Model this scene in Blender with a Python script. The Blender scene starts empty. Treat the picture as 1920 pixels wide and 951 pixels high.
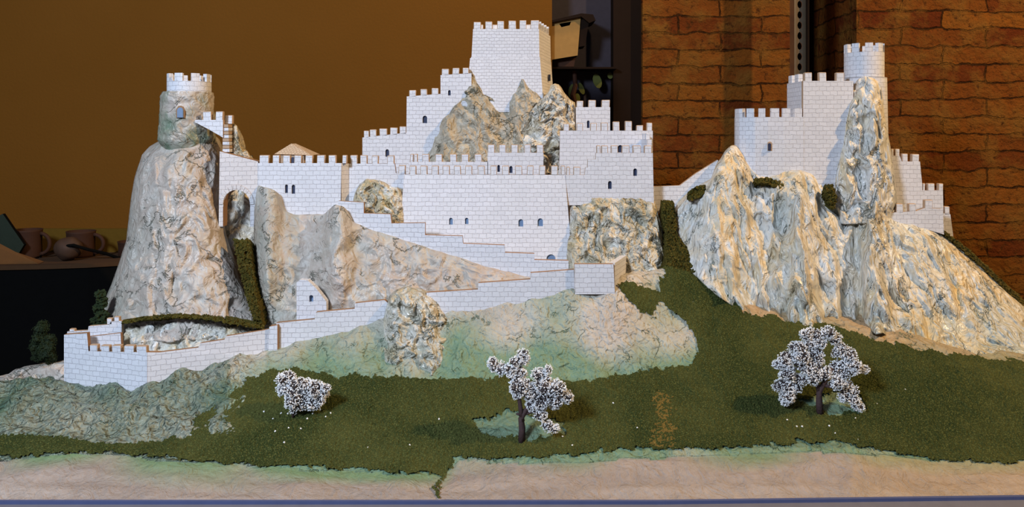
import bpy, bmesh, math, random
import numpy as np
from mathutils import Vector, Matrix, noise
from mathutils.geometry import tessellate_polygon
random.seed(7)
SC = bpy.context.scene
COL = SC.collection

# ------------------------------------------------------------------ camera, world, lights, exposure
F, CY, CZ, HOR = 1500.0, -1.35, 0.62, 250.0        # focal length in pixels, camera y and z, horizon row
cd = bpy.data.cameras.new('camera'); cam = bpy.data.objects.new('camera', cd); COL.objects.link(cam)
cam.location = (0, CY, CZ); cam.rotation_euler = (math.radians(90), 0, 0)
cd.sensor_width = 36; cd.lens = 36*F/1920; cd.shift_y = -(475.5-HOR)/1920
cd.clip_start = .05; cd.clip_end = 50
SC.camera = cam
SC.view_settings.view_transform = 'Standard'; SC.view_settings.look = 'None'
SC.view_settings.gamma = 1; SC.view_settings.use_curve_mapping = False
SC.view_settings.exposure = 0.12
w = bpy.data.worlds.new('world'); SC.world = w; w.use_nodes = True
w.node_tree.nodes['Background'].inputs[0].default_value = (.50, .55, .75, 1)
w.node_tree.nodes['Background'].inputs[1].default_value = .10

def lamp(name, kind, loc, target, energy, color, size=.3, **kw):
    l = bpy.data.lights.new(name, kind); o = bpy.data.objects.new(name, l); COL.objects.link(o)
    o.location = loc; o.rotation_euler = (Vector(target)-Vector(loc)).to_track_quat('-Z', 'Y').to_euler()
    l.energy = energy; l.color = color
    if kind == 'AREA': l.size = size
    else: l.shadow_soft_size = size
    for k, v in kw.items(): setattr(l, k, v)
    return o
# cool gallery light from the front left, warm spotlight from the right, warm wash on the back wall
lamp('gallery_light_cool', 'AREA', (-1.3, -1.7, 1.75), (0, .5, .3), 76, (.73, .84, 1.0), .4)
lamp('gallery_spot_warm', 'SPOT', (2.5, -.45, 2.7), (.45, .55, .35), 350, (1.0, .64, .28), .04, spot_size=math.radians(75), spot_blend=.6)
lamp('gallery_spot_wall', 'SPOT', (.28, .95, 1.9), (.05, 1.25, .80), 24, (1.0, .66, .30), .08, spot_size=math.radians(120), spot_blend=1.0)
lamp('gallery_spot_brick', 'SPOT', (2.3, .3, 1.9), (1.75, 1.2, 1.05), 34, (1.0, .66, .32), .06, spot_size=math.radians(80), spot_blend=1.0)

# ------------------------------------------------------------------ helpers
def P(px, py, Y):
    D = Y-CY
    return Vector(((px-960)*D/F, Y, CZ-(py-HOR)*D/F))
def PX(x, y, z):
    D = y-CY
    return 960+x*F/D, HOR-(z-CZ)*F/D
OFF = {}
def tag(o, label=None, cat=None, group=None, kind=None):
    for k, v in (('label', label), ('category', cat), ('group', group), ('kind', kind)):
        if v: o[k] = v
    return o
def thing(name, loc, label, cat, group=None):
    o = bpy.data.objects.new(name, None); COL.objects.link(o); o.location = loc; o.empty_display_size = .02
    OFF[o] = Vector(loc); return tag(o, label, cat, group)
def link(name, me, mats, parent=None):
    if not isinstance(mats, (list, tuple)): mats = [mats]
    for m in mats: me.materials.append(m)
    o = bpy.data.objects.new(name, me); COL.objects.link(o)
    if parent is not None:
        me.transform(Matrix.Translation(-OFF[parent])); OFF[o] = OFF[parent]; o.parent = parent
    else: OFF[o] = Vector((0, 0, 0))
    return o
def recenter(o):
    """move a top-level mesh's origin to its base"""
    me = o.data; n = len(me.vertices); a = np.empty(n*3); me.vertices.foreach_get('co', a); a = a.reshape(-1, 3)
    c = Vector(((a[:, 0].min()+a[:, 0].max())/2, (a[:, 1].min()+a[:, 1].max())/2, a[:, 2].min()))
    me.transform(Matrix.Translation(-c)); o.location = c; return o
def mesh(verts, faces, uvs=None, midx=None, smooth=False, cols=None):
    me = bpy.data.meshes.new('m'); me.from_pydata([tuple(v) for v in verts], [], faces)
    if midx is not None: me.polygons.foreach_set('material_index', midx)
    if uvs is not None:
        ul = me.uv_layers.new(name='uv'); 
        vi = np.empty(len(me.loops), dtype=np.int32); me.loops.foreach_get('vertex_index', vi)
        ul.data.foreach_set('uv', np.array(uvs, dtype=np.float32)[vi].ravel())
    if cols is not None:
        ca = me.color_attributes.new('paint', 'FLOAT_COLOR', 'POINT')
        cc = np.array(cols); c = np.ones((len(verts), 4), dtype=np.float32); c[:, :cc.shape[1]] = cc; ca.data.foreach_set('color', c.ravel())
    if smooth: me.polygons.foreach_set('use_smooth', [True]*len(me.polygons))
    me.update(); return me
def bmm(bm):
    me = bpy.data.meshes.new('m'); bm.normal_update(); bm.to_mesh(me); bm.free(); return me
def boxuv(me):
    ul = me.uv_layers.new(name='uv') if not me.uv_layers else me.uv_layers[0]
    for p in me.polygons:
        n = p.normal; ax = max(range(3), key=lambda i: abs(n[i]))
        for li in p.loop_indices:
            c = me.vertices[me.loops[li].vertex_index].co
            ul.data[li].uv = (c.y, c.z) if ax == 0 else ((c.x, c.z) if ax == 1 else (c.x, c.y))
def fix_normals(me):
    bm = bmesh.new(); bm.from_mesh(me); bmesh.ops.recalc_face_normals(bm, faces=bm.faces); bm.to_mesh(me); bm.free()

# ------------------------------------------------------------------ materials
class NT:
    def __init__(s, name):
        s.m = bpy.data.materials.new(name); s.m.use_nodes = True; s.t = s.m.node_tree
        s.b = s.t.nodes['Principled BSDF']
    def n(s, t, ins=None, **kw):
        x = s.t.nodes.new(t)
        for k, v in kw.items(): setattr(x, k, v)
        for k, v in (ins or {}).items():
            if isinstance(v, bpy.types.NodeSocket): s.t.links.new(v, x.inputs[k])
            else: x.inputs[k].default_value = v
        return x
    def set(s, k, v):
        if isinstance(v, bpy.types.NodeSocket): s.t.links.new(v, s.b.inputs[k])
        else: s.b.inputs[k].default_value = v
    def mix(s, f, a, b, mode='MIX'):
        x = s.n('ShaderNodeMix', data_type='RGBA', blend_type=mode)
        for k, v in ((0, f), (6, a), (7, b)):
            if isinstance(v, bpy.types.NodeSocket): s.t.links.new(v, x.inputs[k])
            else: x.inputs[k].default_value = v if k == 0 else (*v[:3], 1)
        return x.outputs[2]
    def ramp(s, f, stops):
        x = s.n('ShaderNodeValToRGB', {0: f}); e = x.color_ramp.elements
        while len(e) < len(stops): e.new(.5)
        for i, (p, c) in enumerate(stops): e[i].position = p; e[i].color = (*c, 1) if len(c) == 3 else c
        return x.outputs[0]
    def noise(s, scale, detail=4, rough=.55, vec=None, dist=0):
        d = {'Scale': scale, 'Detail': detail, 'Roughness': rough, 'Distortion': dist}
        x = s.n('ShaderNodeTexNoise', d)
        s.t.links.new(vec if vec is not None else s.coord(), x.inputs['Vector']); return x.outputs[0]
    def coord(s):
        if not hasattr(s, 'c'): s.c = s.n('ShaderNodeNewGeometry').outputs['Position']
        return s.c
    def scalev(s, v, sc):
        return s.n('ShaderNodeMapping', {'Vector': v, 'Scale': sc}).outputs[0]
    def bump(s, h, dist, strength=1., prev=None):
        d = {'Height': h, 'Distance': dist, 'Strength': strength}
        if prev is not None: d['Normal'] = prev
        return s.n('ShaderNodeBump', d).outputs[0]
def plain(name, c, rough=.6, metal=0, nscale=60, var=.15, bump=.0005, spec=.3):
    t = NT(name); f = t.noise(nscale, 5)
    t.set('Base Color', t.mix(f, [x*(1-var) for x in c], [min(1, x*(1+var)) for x in c])); t.set('Roughness', rough); t.set('Metallic', metal)
    t.set('Specular IOR Level', spec)
    if bump: t.set('Normal', t.bump(f, bump))
    return t.m
def masonry(name, c, joint, bw=.0175, rh=.0108, rough=.55, mort=.0005, bumpd=.0014):
    t = NT(name); uv = t.n('ShaderNodeUVMap', uv_map='uv').outputs[0]
    nz = t.n('ShaderNodeTexNoise', {'Vector': uv, 'Scale': 90., 'Detail': 2.}).outputs[1]
    nz2 = t.n('ShaderNodeVectorMath', {0: nz, 1: (.5, .5, .5)}, operation='SUBTRACT').outputs[0]
    nz3 = t.n('ShaderNodeVectorMath', {0: nz2, 'Scale': .0055}, operation='SCALE').outputs[0]
    v = t.n('ShaderNodeVectorMath', {0: uv, 1: nz3}, operation='ADD').outputs[0]
    br = t.n('ShaderNodeTexBrick', {'Vector': v, 'Color1': (*c, 1), 'Color2': (*[x*.90 for x in c], 1), 'Mortar': (*joint, 1), 'Scale': 1.,
             'Mortar Size': mort, 'Mortar Smooth': .35, 'Brick Width': bw, 'Row Height': rh, 'Bias': 0.}, offset=.5)
    f = t.noise(14, 4); dirt = t.noise(300, 3)
    col = t.mix(t.ramp(f, [(.35, (0, 0, 0)), (.75, (1, 1, 1))]), br.outputs[0], [c[0]*.93, c[1]*.93, c[2]*.90], 'MIX')
    col = t.mix(.55, br.outputs[0], col)
    t.set('Base Color', col); t.set('Roughness', rough); t.set('Specular IOR Level', .35)
    nrm = t.bump(br.outputs[1], -bumpd) ; t.t.nodes[-1]
    inv = t.n('ShaderNodeMath', {0: 1., 1: br.outputs[1]}, operation='SUBTRACT').outputs[0]
    nrm = t.bump(inv, bumpd); nrm = t.bump(dirt, .0005, 1., nrm); t.set('Normal', nrm)
    return t.m
def rockmat(name, base, lite, warm, green=(.11, .17, .11), gloss=.35, fine=.0022, fold_d=.010, zs=1.):
    """painted plaster rock: 'paint' red channel = green wash, green channel = light paint"""
    t = NT(name); a = t.n('ShaderNodeVertexColor', layer_name='paint').outputs[0]
    sp = t.n('ShaderNodeSeparateColor', {0: a}); t.c = t.scalev(t.coord(), (1, 1, zs))
    n1 = t.noise(9, 6, .6, dist=.6); n2 = t.noise(30, 3, .5, dist=1.2); n3 = t.noise(170, 3, .5)
    col = t.mix(t.ramp(n1, [(.38, (0, 0, 0)), (.62, (1, 1, 1))]), base, warm)
    col = t.mix(t.ramp(n2, [(.45, (0, 0, 0)), (.72, (1, 1, 1))]), col, lite)
    col = t.mix(sp.outputs[1], col, lite)
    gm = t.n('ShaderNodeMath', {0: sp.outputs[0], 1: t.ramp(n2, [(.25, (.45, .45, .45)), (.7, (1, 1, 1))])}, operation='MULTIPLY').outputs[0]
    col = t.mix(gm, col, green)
    r = t.ramp(t.noise(7, 3), [(.40, (gloss, gloss, gloss)), (.62, (.62, .62, .62))])
    t.set('Roughness', r); t.set('Specular IOR Level', .55)
    fold = t.noise(34, 2, .4, dist=2.2); 
    cr = t.noise(14, 5, .6, dist=.5); gate = t.ramp(t.noise(11, 3), [(.47, (0, 0, 0)), (.56, (1, 1, 1))])
    ln = t.ramp(cr, [(.478, (0, 0, 0)), (.495, (1, 1, 1)), (.512, (0, 0, 0))])
    ck = t.n('ShaderNodeMath', {0: ln, 1: gate}, operation='MULTIPLY').outputs[0]
    kf = t.n('ShaderNodeMath', {0: ck, 1: .55}, operation='MULTIPLY').outputs[0]
    col = t.mix(kf, col, [g*.75 for g in green]); t.set('Base Color', col)
    inv = t.n('ShaderNodeMath', {0: 1., 1: ck}, operation='SUBTRACT').outputs[0]
    nrm = t.bump(inv, .004); nrm = t.bump(fold, fold_d, 1., nrm); nrm = t.bump(n2, fine, 1., nrm); nrm = t.bump(n3, .0006, 1., nrm); t.set('Normal', nrm)
    return t.m
def flock(name, a, b, c):
    t = NT(name); n1 = t.noise(6, 4); n2 = t.noise(420, 2, .7)
    col = t.mix(t.ramp(n1, [(.4, (0, 0, 0)), (.65, (1, 1, 1))]), a, b)
    col = t.mix(t.ramp(n2, [(.50, (0, 0, 0)), (.72, (1, 1, 1))]), col, c)
    t.set('Base Color', col); t.set('Roughness', .95); t.set('Specular IOR Level', .1)
    t.set('Normal', t.bump(n2, .002)); return t.m

M = {}
M['stone'] = masonry('white_cast_masonry', (.73, .745, .81), (.57, .57, .62))
M['stone_fine'] = masonry('white_cast_masonry_fine', (.73, .745, .81), (.57, .57, .62), .0135, .0085)
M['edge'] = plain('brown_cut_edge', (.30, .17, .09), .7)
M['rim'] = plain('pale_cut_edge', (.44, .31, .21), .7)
M['dark'] = plain('dark_blue_window_paint', (.035, .045, .09), .5, bump=0)
M['bluegrey'] = plain('blue_grey_window_paint', (.16, .24, .38), .5, bump=0)
M['rock_grey'] = rockmat('grey_painted_rock', (.43, .38, .33), (.56, .53, .49), (.48, .40, .35), gloss=.42, fold_d=.006)
M['rock_olive'] = rockmat('olive_grey_rock', (.33, .29, .22), (.54, .49, .40), (.42, .34, .24), gloss=.34)
M['rock_pale'] = rockmat('pale_pearly_rock', (.54, .54, .51), (.76, .77, .77), (.68, .50, .24), green=(.14, .23, .18), gloss=.2, fine=.003, fold_d=.015, zs=.45)  # gold tint puts warm light on the ridges into the colour, as upright streaks
M['rock_silver'] = rockmat('silvery_rock', (.44, .41, .33), (.78, .76, .72), (.52, .41, .22), gloss=.13, fine=.006, fold_d=.016)
M['grass'] = flock('olive_flock', (.026, .038, .011), (.060, .068, .020), (.14, .15, .045))
M['moss'] = flock('dark_moss_flock', (.050, .050, .010), (.075, .055, .012), (.17, .12, .03))
M['trunk'] = plain('dark_brown_trunk', (.060, .035, .035), .7, nscale=300, bump=.001)
M['twig'] = plain('dark_twig_core', (.045, .035, .035), .9, nscale=300, bump=.002)
M['blossom'] = plain('white_blossom', (.90, .92, .95), .6, var=.05, bump=0)

# ------------------------------------------------------------------ room shell
BY = 1.25
def slab(name, x0, x1, y0, y1, z0, z1, m, parent=None, kind='structure', bev=0):
    bm = bmesh.new(); bmesh.ops.create_cube(bm, size=1)
    for v in bm.verts: v.co = Vector(((x0+x1)/2+v.co.x*(x1-x0), (y0+y1)/2+v.co.y*(y1-y0), (z0+z1)/2+v.co.z*(z1-z0)))
    if bev: bmesh.ops.bevel(bm, geom=bm.edges[:], offset=bev, segments=2, affect='EDGES')
    me = bmm(bm); boxuv(me); o = link(name, me, m, parent)
    if kind and parent is None: o['kind'] = kind
    return o
def X(px, Y): return (px-960)*(Y-CY)/F
def Z(py, Y): return CZ-(py-HOR)*(Y-CY)/F
t = NT('ochre_plaster'); f = t.noise(2.2, 5); g = t.noise(120, 3)
t.set('Base Color', t.mix(f, (.115, .046, .006), (.150, .062, .010))); t.set('Specular IOR Level', .05); t.set('Roughness', .9); t.set('Normal', t.bump(g, .0008)); M['plaster'] = t.m
M['greywall'] = plain('dark_grey_plaster', (.036, .033, .045), .9, spec=.05)
M['darkwood'] = plain('dark_brown_timber', (.012, .007, .005), .8, nscale=20, spec=.05)
M['floor'] = plain('dark_floor_tiles', (.05, .04, .035), .6, nscale=6)
t = NT('old_red_brick'); uv = t.n('ShaderNodeUVMap', uv_map='uv').outputs[0]
nz = t.n('ShaderNodeTexNoise', {'Vector': uv, 'Scale': 15., 'Detail': 6.}).outputs[1]
nz2 = t.n('ShaderNodeVectorMath', {0: nz, 1: (.5, .5, .5)}, operation='SUBTRACT').outputs[0]
nz3 = t.n('ShaderNodeVectorMath', {0: nz2, 'Scale': .036}, operation='SCALE').outputs[0]
v = t.n('ShaderNodeVectorMath', {0: uv, 1: nz3}, operation='ADD').outputs[0]
br = t.n('ShaderNodeTexBrick', {'Vector': v, 'Color1': (.165, .058, .009, 1), 'Color2': (.085, .019, .005, 1), 'Mortar': (.030, .012, .004, 1), 'Scale': 1.,
         'Mortar Size': .0035, 'Mortar Smooth': .6, 'Brick Width': .275, 'Row Height': .0560}, offset=.5)
n1 = t.noise(10, 7, .65); n2 = t.noise(45, 5, .7)
c = t.mix(t.ramp(n1, [(.45, (0, 0, 0)), (.62, (1, 1, 1))]), br.outputs[0], (.145, .065, .013))
c = t.mix(t.ramp(n2, [(.34, (1, 1, 1)), (.44, (0, 0, 0))]), c, (.050, .018, .005))
t.set('Base Color', c); t.set('Roughness', .9); t.set('Specular IOR Level', .05)
inv = t.n('ShaderNodeMath', {0: 1., 1: br.outputs[1]}, operation='SUBTRACT').outputs[0]
nn = t.bump(inv, .016); nn = t.bump(n2, .008, 1., nn); nn = t.bump(n1, .02, 1., nn); t.set('Normal', nn); M['brick'] = t.m
ZF = -.78
slab('floor', -3.2, 3.4, -2.6, 2.0, ZF-.05, ZF, M['floor'])
slab('wall_left', -3.2, X(1035, BY), BY, BY+.12, ZF, 2.6, M['plaster'])
slab('wall_back', X(1035, BY), X(1160, 1.40), 1.40, 1.5, ZF, 2.6, M['greywall'])
slab('trim_1', X(1150, 1.33), X(1207, 1.33), 1.33, 1.45, ZF, 2.6, M['darkwood'])
slab('wall_pillar', X(1205, 1.30), X(1482, 1.30), 1.30, 1.56, ZF, 2.6, M['brick'])
slab('wall_recess', X(1470, 1.56), X(1630, 1.56), 1.56, 1.66, ZF, 2.6, M['darkwood'])
slab('wall_right', X(1606, 1.20), 3.4, 1.20, 1.66, ZF, 2.6, M['brick'])

# ------------------------------------------------------------------ terrain height field (world x, y -> z)
ctrl = []
for px in (-150, 0, 150, 350, 550, 750, 950, 1150, 1350, 1550, 1750, 1920, 2080):
    ctrl += [P(px, 941, 0), P(px, 915, .03)]
for px, a in ((-150, 865), (0, 862), (120, 855), (300, 862), (450, 878), (650, 888), (830, 888), (950, 868), (1150, 858), (1350, 850), (1560, 845), (1750, 868), (1920, 872), (2080, 872)):
    ctrl.append(P(px, a, .10))
for q in ((-150, 805, .18), (0, 812, .18), (150, 820, .175), (300, 828, .17), (450, 800, .18), (650, 790, .20), (850, 785, .20), (1000, 780, .20), (1200, 775, .20), (1450, 775, .20), (1650, 775, .20), (1920, 775, .20), (2080, 775, .20),
          (-150, 730, .34), (0, 722, .34), (60, 712, .36), (120, 716, .35), (200, 722, .325), (276, 724, .295), (350, 695, .325), (430, 675, .36), (505, 655, .395), (590, 633, .405), (670, 608, .415), (720, 598, .415),
          (844, 582, .415), (940, 570, .415), (1000, 556, .415), (1076, 535, .415), (1152, 541, .415), (1215, 565, .43),
          (120, 770, .24), (276, 780, .225), (400, 735, .27), (520, 700, .31), (640, 706, .31), (800, 708, .315), (950, 708, .315), (1060, 712, .31), (1160, 700, .32), (1240, 690, .33),
          (700, 650, .37), (850, 650, .36), (1000, 640, .365), (1120, 625, .37), (1220, 625, .38), (1300, 640, .375), (1300, 690, .32), (1330, 590, .43), (1290, 545, .47), (1200, 530, .46), (1290, 510, .50), (1370, 555, .47), (1250, 500, .52),
          (1450, 690, .31), (1600, 690, .31), (1750, 690, .315), (1920, 692, .32), (2080, 700, .32), (1400, 600, .43), (1480, 598, .435), (1606, 612, .43), (1712, 628, .42), (1800, 655, .39), (1920, 676, .35),
          (1400, 640, .375), (1520, 645, .37), (1650, 655, .36)):
    ctrl.append(P(*q))
ctrl += [Vector(q) for q in ((-1.3, .50, .01), (-1.1, .50, .01), (-.9, .52, .02), (-.7, .62, .06), (-.5, .70, .12), (-1.3, .7, .0), (-1.3, 1.05, .0), (-.5, 1.05, .0), (-.9, 1.05, .0), (-.9, .75, .0),
    (-.2, .62, .20), (.1, .62, .24), (.25, .62, .25), (0, .85, .2), (0, 1.05, .05), (.5, .62, .2), (.8, .62, .2), (1.1, .6, .1), (1.4, .5, .05), (.5, 1.05, .05), (1., 1.05, .0), (1.5, 1.05, .0), (1.5, .8, 0))]
CP = np.array([[c.x, c.y, c.z] for c in ctrl]); 
_d = np.hypot(CP[:, None, 0]-CP[None, :, 0], CP[:, None, 1]-CP[None, :, 1])
n_ = len(CP); A = np.zeros((n_+3, n_+3)); A[:n_, :n_] = -_d+np.eye(n_)*.004; A[:n_, n_] = 1; A[:n_, n_+1:] = CP[:, :2]; A[n_:, :n_] = A[:n_, n_:].T
W_ = np.linalg.solve(A, np.concatenate([CP[:, 2], [0, 0, 0]]))
def hz_np(x, y):
    x = np.asarray(x, float).ravel(); y = np.asarray(y, float).ravel(); out = np.empty(len(x))
    for i in range(0, len(x), 20000):
        d = np.hypot(x[i:i+20000, None]-CP[None, :, 0], y[i:i+20000, None]-CP[None, :, 1])
        out[i:i+20000] = -d@W_[:n_]+W_[n_]+x[i:i+20000]*W_[n_+1]+y[i:i+20000]*W_[n_+2]
    return out
def hz(x, y): return float(hz_np([x], [y])[0])
def ground(px, py):
    lo = .0
    for k in range(700):
        Y = k*.001; p = P(px, py, Y)
        if p.z <= hz(p.x, p.y): return p
    return P(px, py, .4)
def inpoly(px, py, poly):
    px = np.asarray(px); py = np.asarray(py); r = np.zeros(px.shape, bool); j = len(poly)-1
    for i in range(len(poly)):
        xi, yi = poly[i]; xj, yj = poly[j]
        c = ((yi > py) != (yj > py)) & (px < (xj-xi)*(py-yi)/((yj-yi) or 1e-9)+xi); r ^= c; j = i
    return r
def ridg(p, o=5): return noise.ridged_multi_fractal(p, .9, 2.1, o, 1.0, 2.0)
SAND = [(-200, 862), (0, 866), (100, 853), (200, 853), (360, 868), (560, 880), (740, 888), (835, 888), (860, 865), (1000, 868), (1200, 862), (1450, 852), (1560, 846), (1650, 856), (1750, 868), (1850, 868), (1920, 865), (2200, 865)]
def build_terrain():
    x0, x1, y0, y1, st = -1.28, 1.42, 0.0, 1.06, .0058
    xs = np.arange(x0, x1+st, st); ys = np.arange(y0, y1+st, st)
    gx, gy = np.meshgrid(xs, ys); nx, ny = len(xs), len(ys)
    gz = hz_np(gx, gy); gx = gx.ravel(); gy = gy.ravel(); verts = []; cols = []
    for i in range(len(gx)):
        x, y, z = gx[i], gy[i], gz[i]; px, py = PX(x, y, z)
        p = Vector((x, y, z))
        slope = min(1, max(0, (y-.17)/.12)); 
        if px < 480: slope = min(1, max(0, (y-.155)/.03))
        amp = .0025+.008*slope+(.010*slope if px < 460 else 0)
        n = ridg(p*11+Vector((3, 1, 0)), 5)-1.1+.5*noise.noise(p*28)
        z2 = z+amp*n*.8
        if y < .09: z2 = z+.003*noise.noise(p*25)+.003*(noise.noise(Vector((x*6, y*60, 1))))
        if y < .004: z2 = min(z2, .001)
        if y < .1: y = y+max(0, x-.25)*.028*(1-y/.1)
        verts.append((x, y, z2))
        sb = np.interp(px, [s[0] for s in SAND], [s[1] for s in SAND])+6*noise.noise(p*14)
        # paint: sand / green-washed plaster / tan
        if py > sb:
            k = .5+.5*noise.noise(Vector((x*5, y*30, 2))); c = Vector((.26, .21, .18)).lerp(Vector((.40, .335, .29)), k)
            gk = max(0, 1-(py-sb)/30)*max(0, .5+noise.noise(p*7+Vector((8, 0, 0)))*1.5)
            if 180 < px < 520: gk = max(gk, 1.1*max(0, 1-(py-sb)/55)*min(1, (px-180)/90, (520-px)/120))
            c = c.lerp(Vector((.16, .25, .13)), min(1, gk))
            if px > 1600: c = c.lerp(Vector((.42, .30, .17)), .4)
        else:
            base = Vector((.58, .57, .52)).lerp(Vector((.46, .39, .33)), .5+.5*noise.noise(p*9))
            gl = np.interp(py, [575, 640, 690, 730], [.10, .35, .85, .95])+.9*noise.noise(p*8+Vector((0, 4, 0)))+.5*(1.0-n)*.35
            if px < 500: gl = .50+.9*noise.noise(p*10)
            gc = Vector((.165, .265, .17))
            if px < 430: gc = Vector((.095, .16, .11)); base = Vector((.27, .30, .24))
            if 725 < py < 840 and px > 600: gc = base = Vector((.13, .21, .14)); gl = 1
            if px > 1350 and py < 715: base = Vector((.42, .30, .18)); gl = gl*.35
            c = base.lerp(gc, min(1, max(0, gl)))
        al = 0. if py > sb else (1. if px < 430 else (max(.45, 1-(px-430)/120)))
        cols.append((c[0], c[1], c[2], al))
    faces = []
    for j in range(ny-1):
        for i in range(nx-1):
            a = j*nx+i; cx = gx[a]; cy = gy[a]
            lim = .52 if cx < -.80 else (.52+(cx+.80)*1.6 if cx < -.47 else 1.1)
            if cy < lim: faces.append((a, a+1, a+nx+1, a+nx))
    me = mesh(verts, faces, cols=cols, smooth=True)
    t = NT('painted_terrain'); vc = t.n('ShaderNodeVertexColor', layer_name='paint'); a, al = vc.outputs
    n1 = t.noise(70, 6, .65, dist=.5); n2 = t.noise(400, 3); n3 = t.noise(26, 4, .6, dist=2.5)
    c = t.mix(n1, t.mix(1, a, (.72, .72, .72), 'MULTIPLY'), t.mix(1, a, (1.28, 1.28, 1.28), 'MULTIPLY'))
    cr = t.noise(13, 5, .6, dist=.4); gate = t.ramp(t.noise(13, 3), [(.50, (0, 0, 0)), (.56, (1, 1, 1))])
    ln = t.ramp(cr, [(.480, (0, 0, 0)), (.495, (1, 1, 1)), (.510, (0, 0, 0))])
    zone = t.ramp(al, [(.0, (0, 0, 0)), (.3, (1, 1, 1))])
    ck = t.n('ShaderNodeMath', {0: t.n('ShaderNodeMath', {0: ln, 1: gate}, operation='MULTIPLY').outputs[0], 1: zone}, operation='MULTIPLY').outputs[0]
    kf = t.n('ShaderNodeMath', {0: ck, 1: .75}, operation='MULTIPLY').outputs[0]
    c = t.mix(kf, c, (.07, .16, .10)); t.set('Base Color', c); t.set('Roughness', t.ramp(al, [(.2, (.62, .62, .62)), (.5, (.46, .46, .46)), (1., (.16, .16, .16))])); t.set('Specular IOR Level', .5)
    bulb = t.noise(62, 1, .4, dist=.8); bz = t.n('ShaderNodeMath', {0: bulb, 1: t.ramp(al, [(.3, (.08, .08, .08)), (1., (1, 1, 1))])}, operation='MULTIPLY').outputs[0]
    inv = t.n('ShaderNodeMath', {0: 1., 1: ck}, operation='SUBTRACT').outputs[0]
    nn = t.bump(inv, .004); nn = t.bump(bz, .034, 1., nn); nn = t.bump(n3, .006, 1., nn); nn = t.bump(n1, .002, 1., nn); nn = t.bump(n2, .0006, 1., nn); t.set('Normal', nn)
    return me, t.m
# display table with a polygonal top, blue grey edge
tb = thing('display_table', (0, .5, ZF), 'blue-grey display table carrying the whole model landscape', 'table')
M['board'] = plain('blue_grey_painted_board', (.15, .15, .18), .6, nscale=40)
M['boardedge'] = plain('blue_painted_rim', (.07, .09, .20), .6, nscale=40)
def prism(pts, z0, z1):
    n = len(pts); v = [(x, y, z0) for x, y in pts]+[(x, y, z1) for x, y in pts]
    f = [tuple(range(n))[::-1], tuple(range(n, 2*n))]+[(i, (i+1) % n, n+(i+1) % n, n+i) for i in range(n)]
    me = mesh(v, f); fix_normals(me); boxuv(me); return me
link('tabletop', prism([(-1.30, -.055), (1.44, -.055), (1.44, 1.08), (-.47, 1.08), (-.80, .54), (-1.30, .54)], -.06, -.004), M['board'], tb)
link('rim', prism([(-1.29, -.006), (.25, -.006), (1.43, .026), (1.43, .034), (.25, -.0002), (-1.29, -.0002)], -.004, .0015), M['boardedge'], tb)['label'] = 'dark blue painted rim'
for x, y in ((-1.2, .03), (1.35, .03), (1.35, 1.0), (-.4, 1.0), (-1.2, .45)):
    link('leg', prism([(x-.03, y-.03), (x+.03, y-.03), (x+.03, y+.03), (x-.03, y+.03)], ZF, -.06), M['board'], tb)
me, tm = build_terrain(); 
ter = link('model_terrain', me, tm); recenter(ter)
tag(ter, 'painted plaster landscape base, sandy front strip and green-washed slopes below the castle', 'terrain')

# grass flock: raised mat of granules
def flockmat(name, poly, holes, m, st=.0030, yr=(0, .62), xr=None, h=.0014, amp=.0034, jit=10):
    pxs = [p[0] for p in poly]
    x0 = min(X(min(pxs), 0), X(min(pxs), .6))-.02; x1 = max(X(max(pxs), 0), X(max(pxs), .6))+.02
    x0 = max(x0, -1.25); x1 = min(x1, 1.40)
    xs = np.arange(x0, x1, st); ys = np.arange(yr[0], yr[1], st); gx, gy = np.meshgrid(xs, ys); nx, ny = len(xs), len(ys)
    gz = hz_np(gx, gy); gx = gx.ravel(); gy = gy.ravel(); D = gy-CY
    px = 960+gx*F/D; py = HOR-(gz-CZ)*F/D
    nj = np.array([noise.noise(Vector((a*35, b*35, 0)))*jit+noise.noise(Vector((a*160, b*160, 3)))*jit*.7 for a, b in zip(gx, gy)])
    ins = inpoly(px+nj, py+nj*.8, poly)
    for hpoly in holes: ins &= ~inpoly(px+nj, py+nj, hpoly)
    idx = -np.ones(len(gx), int); verts = []
    for i in np.nonzero(ins)[0]:
        idx[i] = len(verts); p = Vector((gx[i], gy[i], gz[i]))
        sl = min(1, max(0, (gy[i]-.17)/.12)); tz = max(0, (ridg(p*11+Vector((3, 1, 0)), 5)-1.1+.5*noise.noise(p*28))*(.0025+.008*sl)*.8)
        verts.append((gx[i]+random.uniform(-1, 1)*st*.3, gy[i]+random.uniform(-1, 1)*st*.3, gz[i]+tz+h+random.random()*amp+.001*noise.noise(p*60)))
    faces = []
    for j in range(ny-1):
        b = j*nx
        for i in range(nx-1):
            q = (idx[b+i], idx[b+i+1], idx[b+i+nx+1], idx[b+i+nx])
            if min(q) >= 0: faces.append(q)
    return link(name, mesh(verts, faces), m)
MEADOW = [(-60, 812), (60, 818), (150, 828), (250, 836), (340, 822), (365, 790), (430, 745), (470, 705), (540, 690), (640, 706), (800, 712), (950, 708), (1060, 720), (1160, 702), (1290, 688),
          (1310, 660), (1290, 610), (1240, 572), (1230, 600), (1200, 590), (1155, 540), (1180, 530), (1232, 545), (1247, 486), (1300, 480), (1325, 532), (1405, 548), (1392, 590), (1480, 602), (1560, 612), (1640, 640), (1720, 655), (1820, 670), (2300, 712),
          (2500, 866), (1920, 868), (1850, 872), (1760, 868), (1650, 848), (1560, 832), (1450, 838), (1330, 848), (1200, 846), (1060, 858), (930, 866), (860, 862), (838, 890), (815, 945), (808, 945), (822, 892), (740, 888), (560, 880), (360, 868), (200, 853), (100, 853), (-60, 870)]
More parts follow.
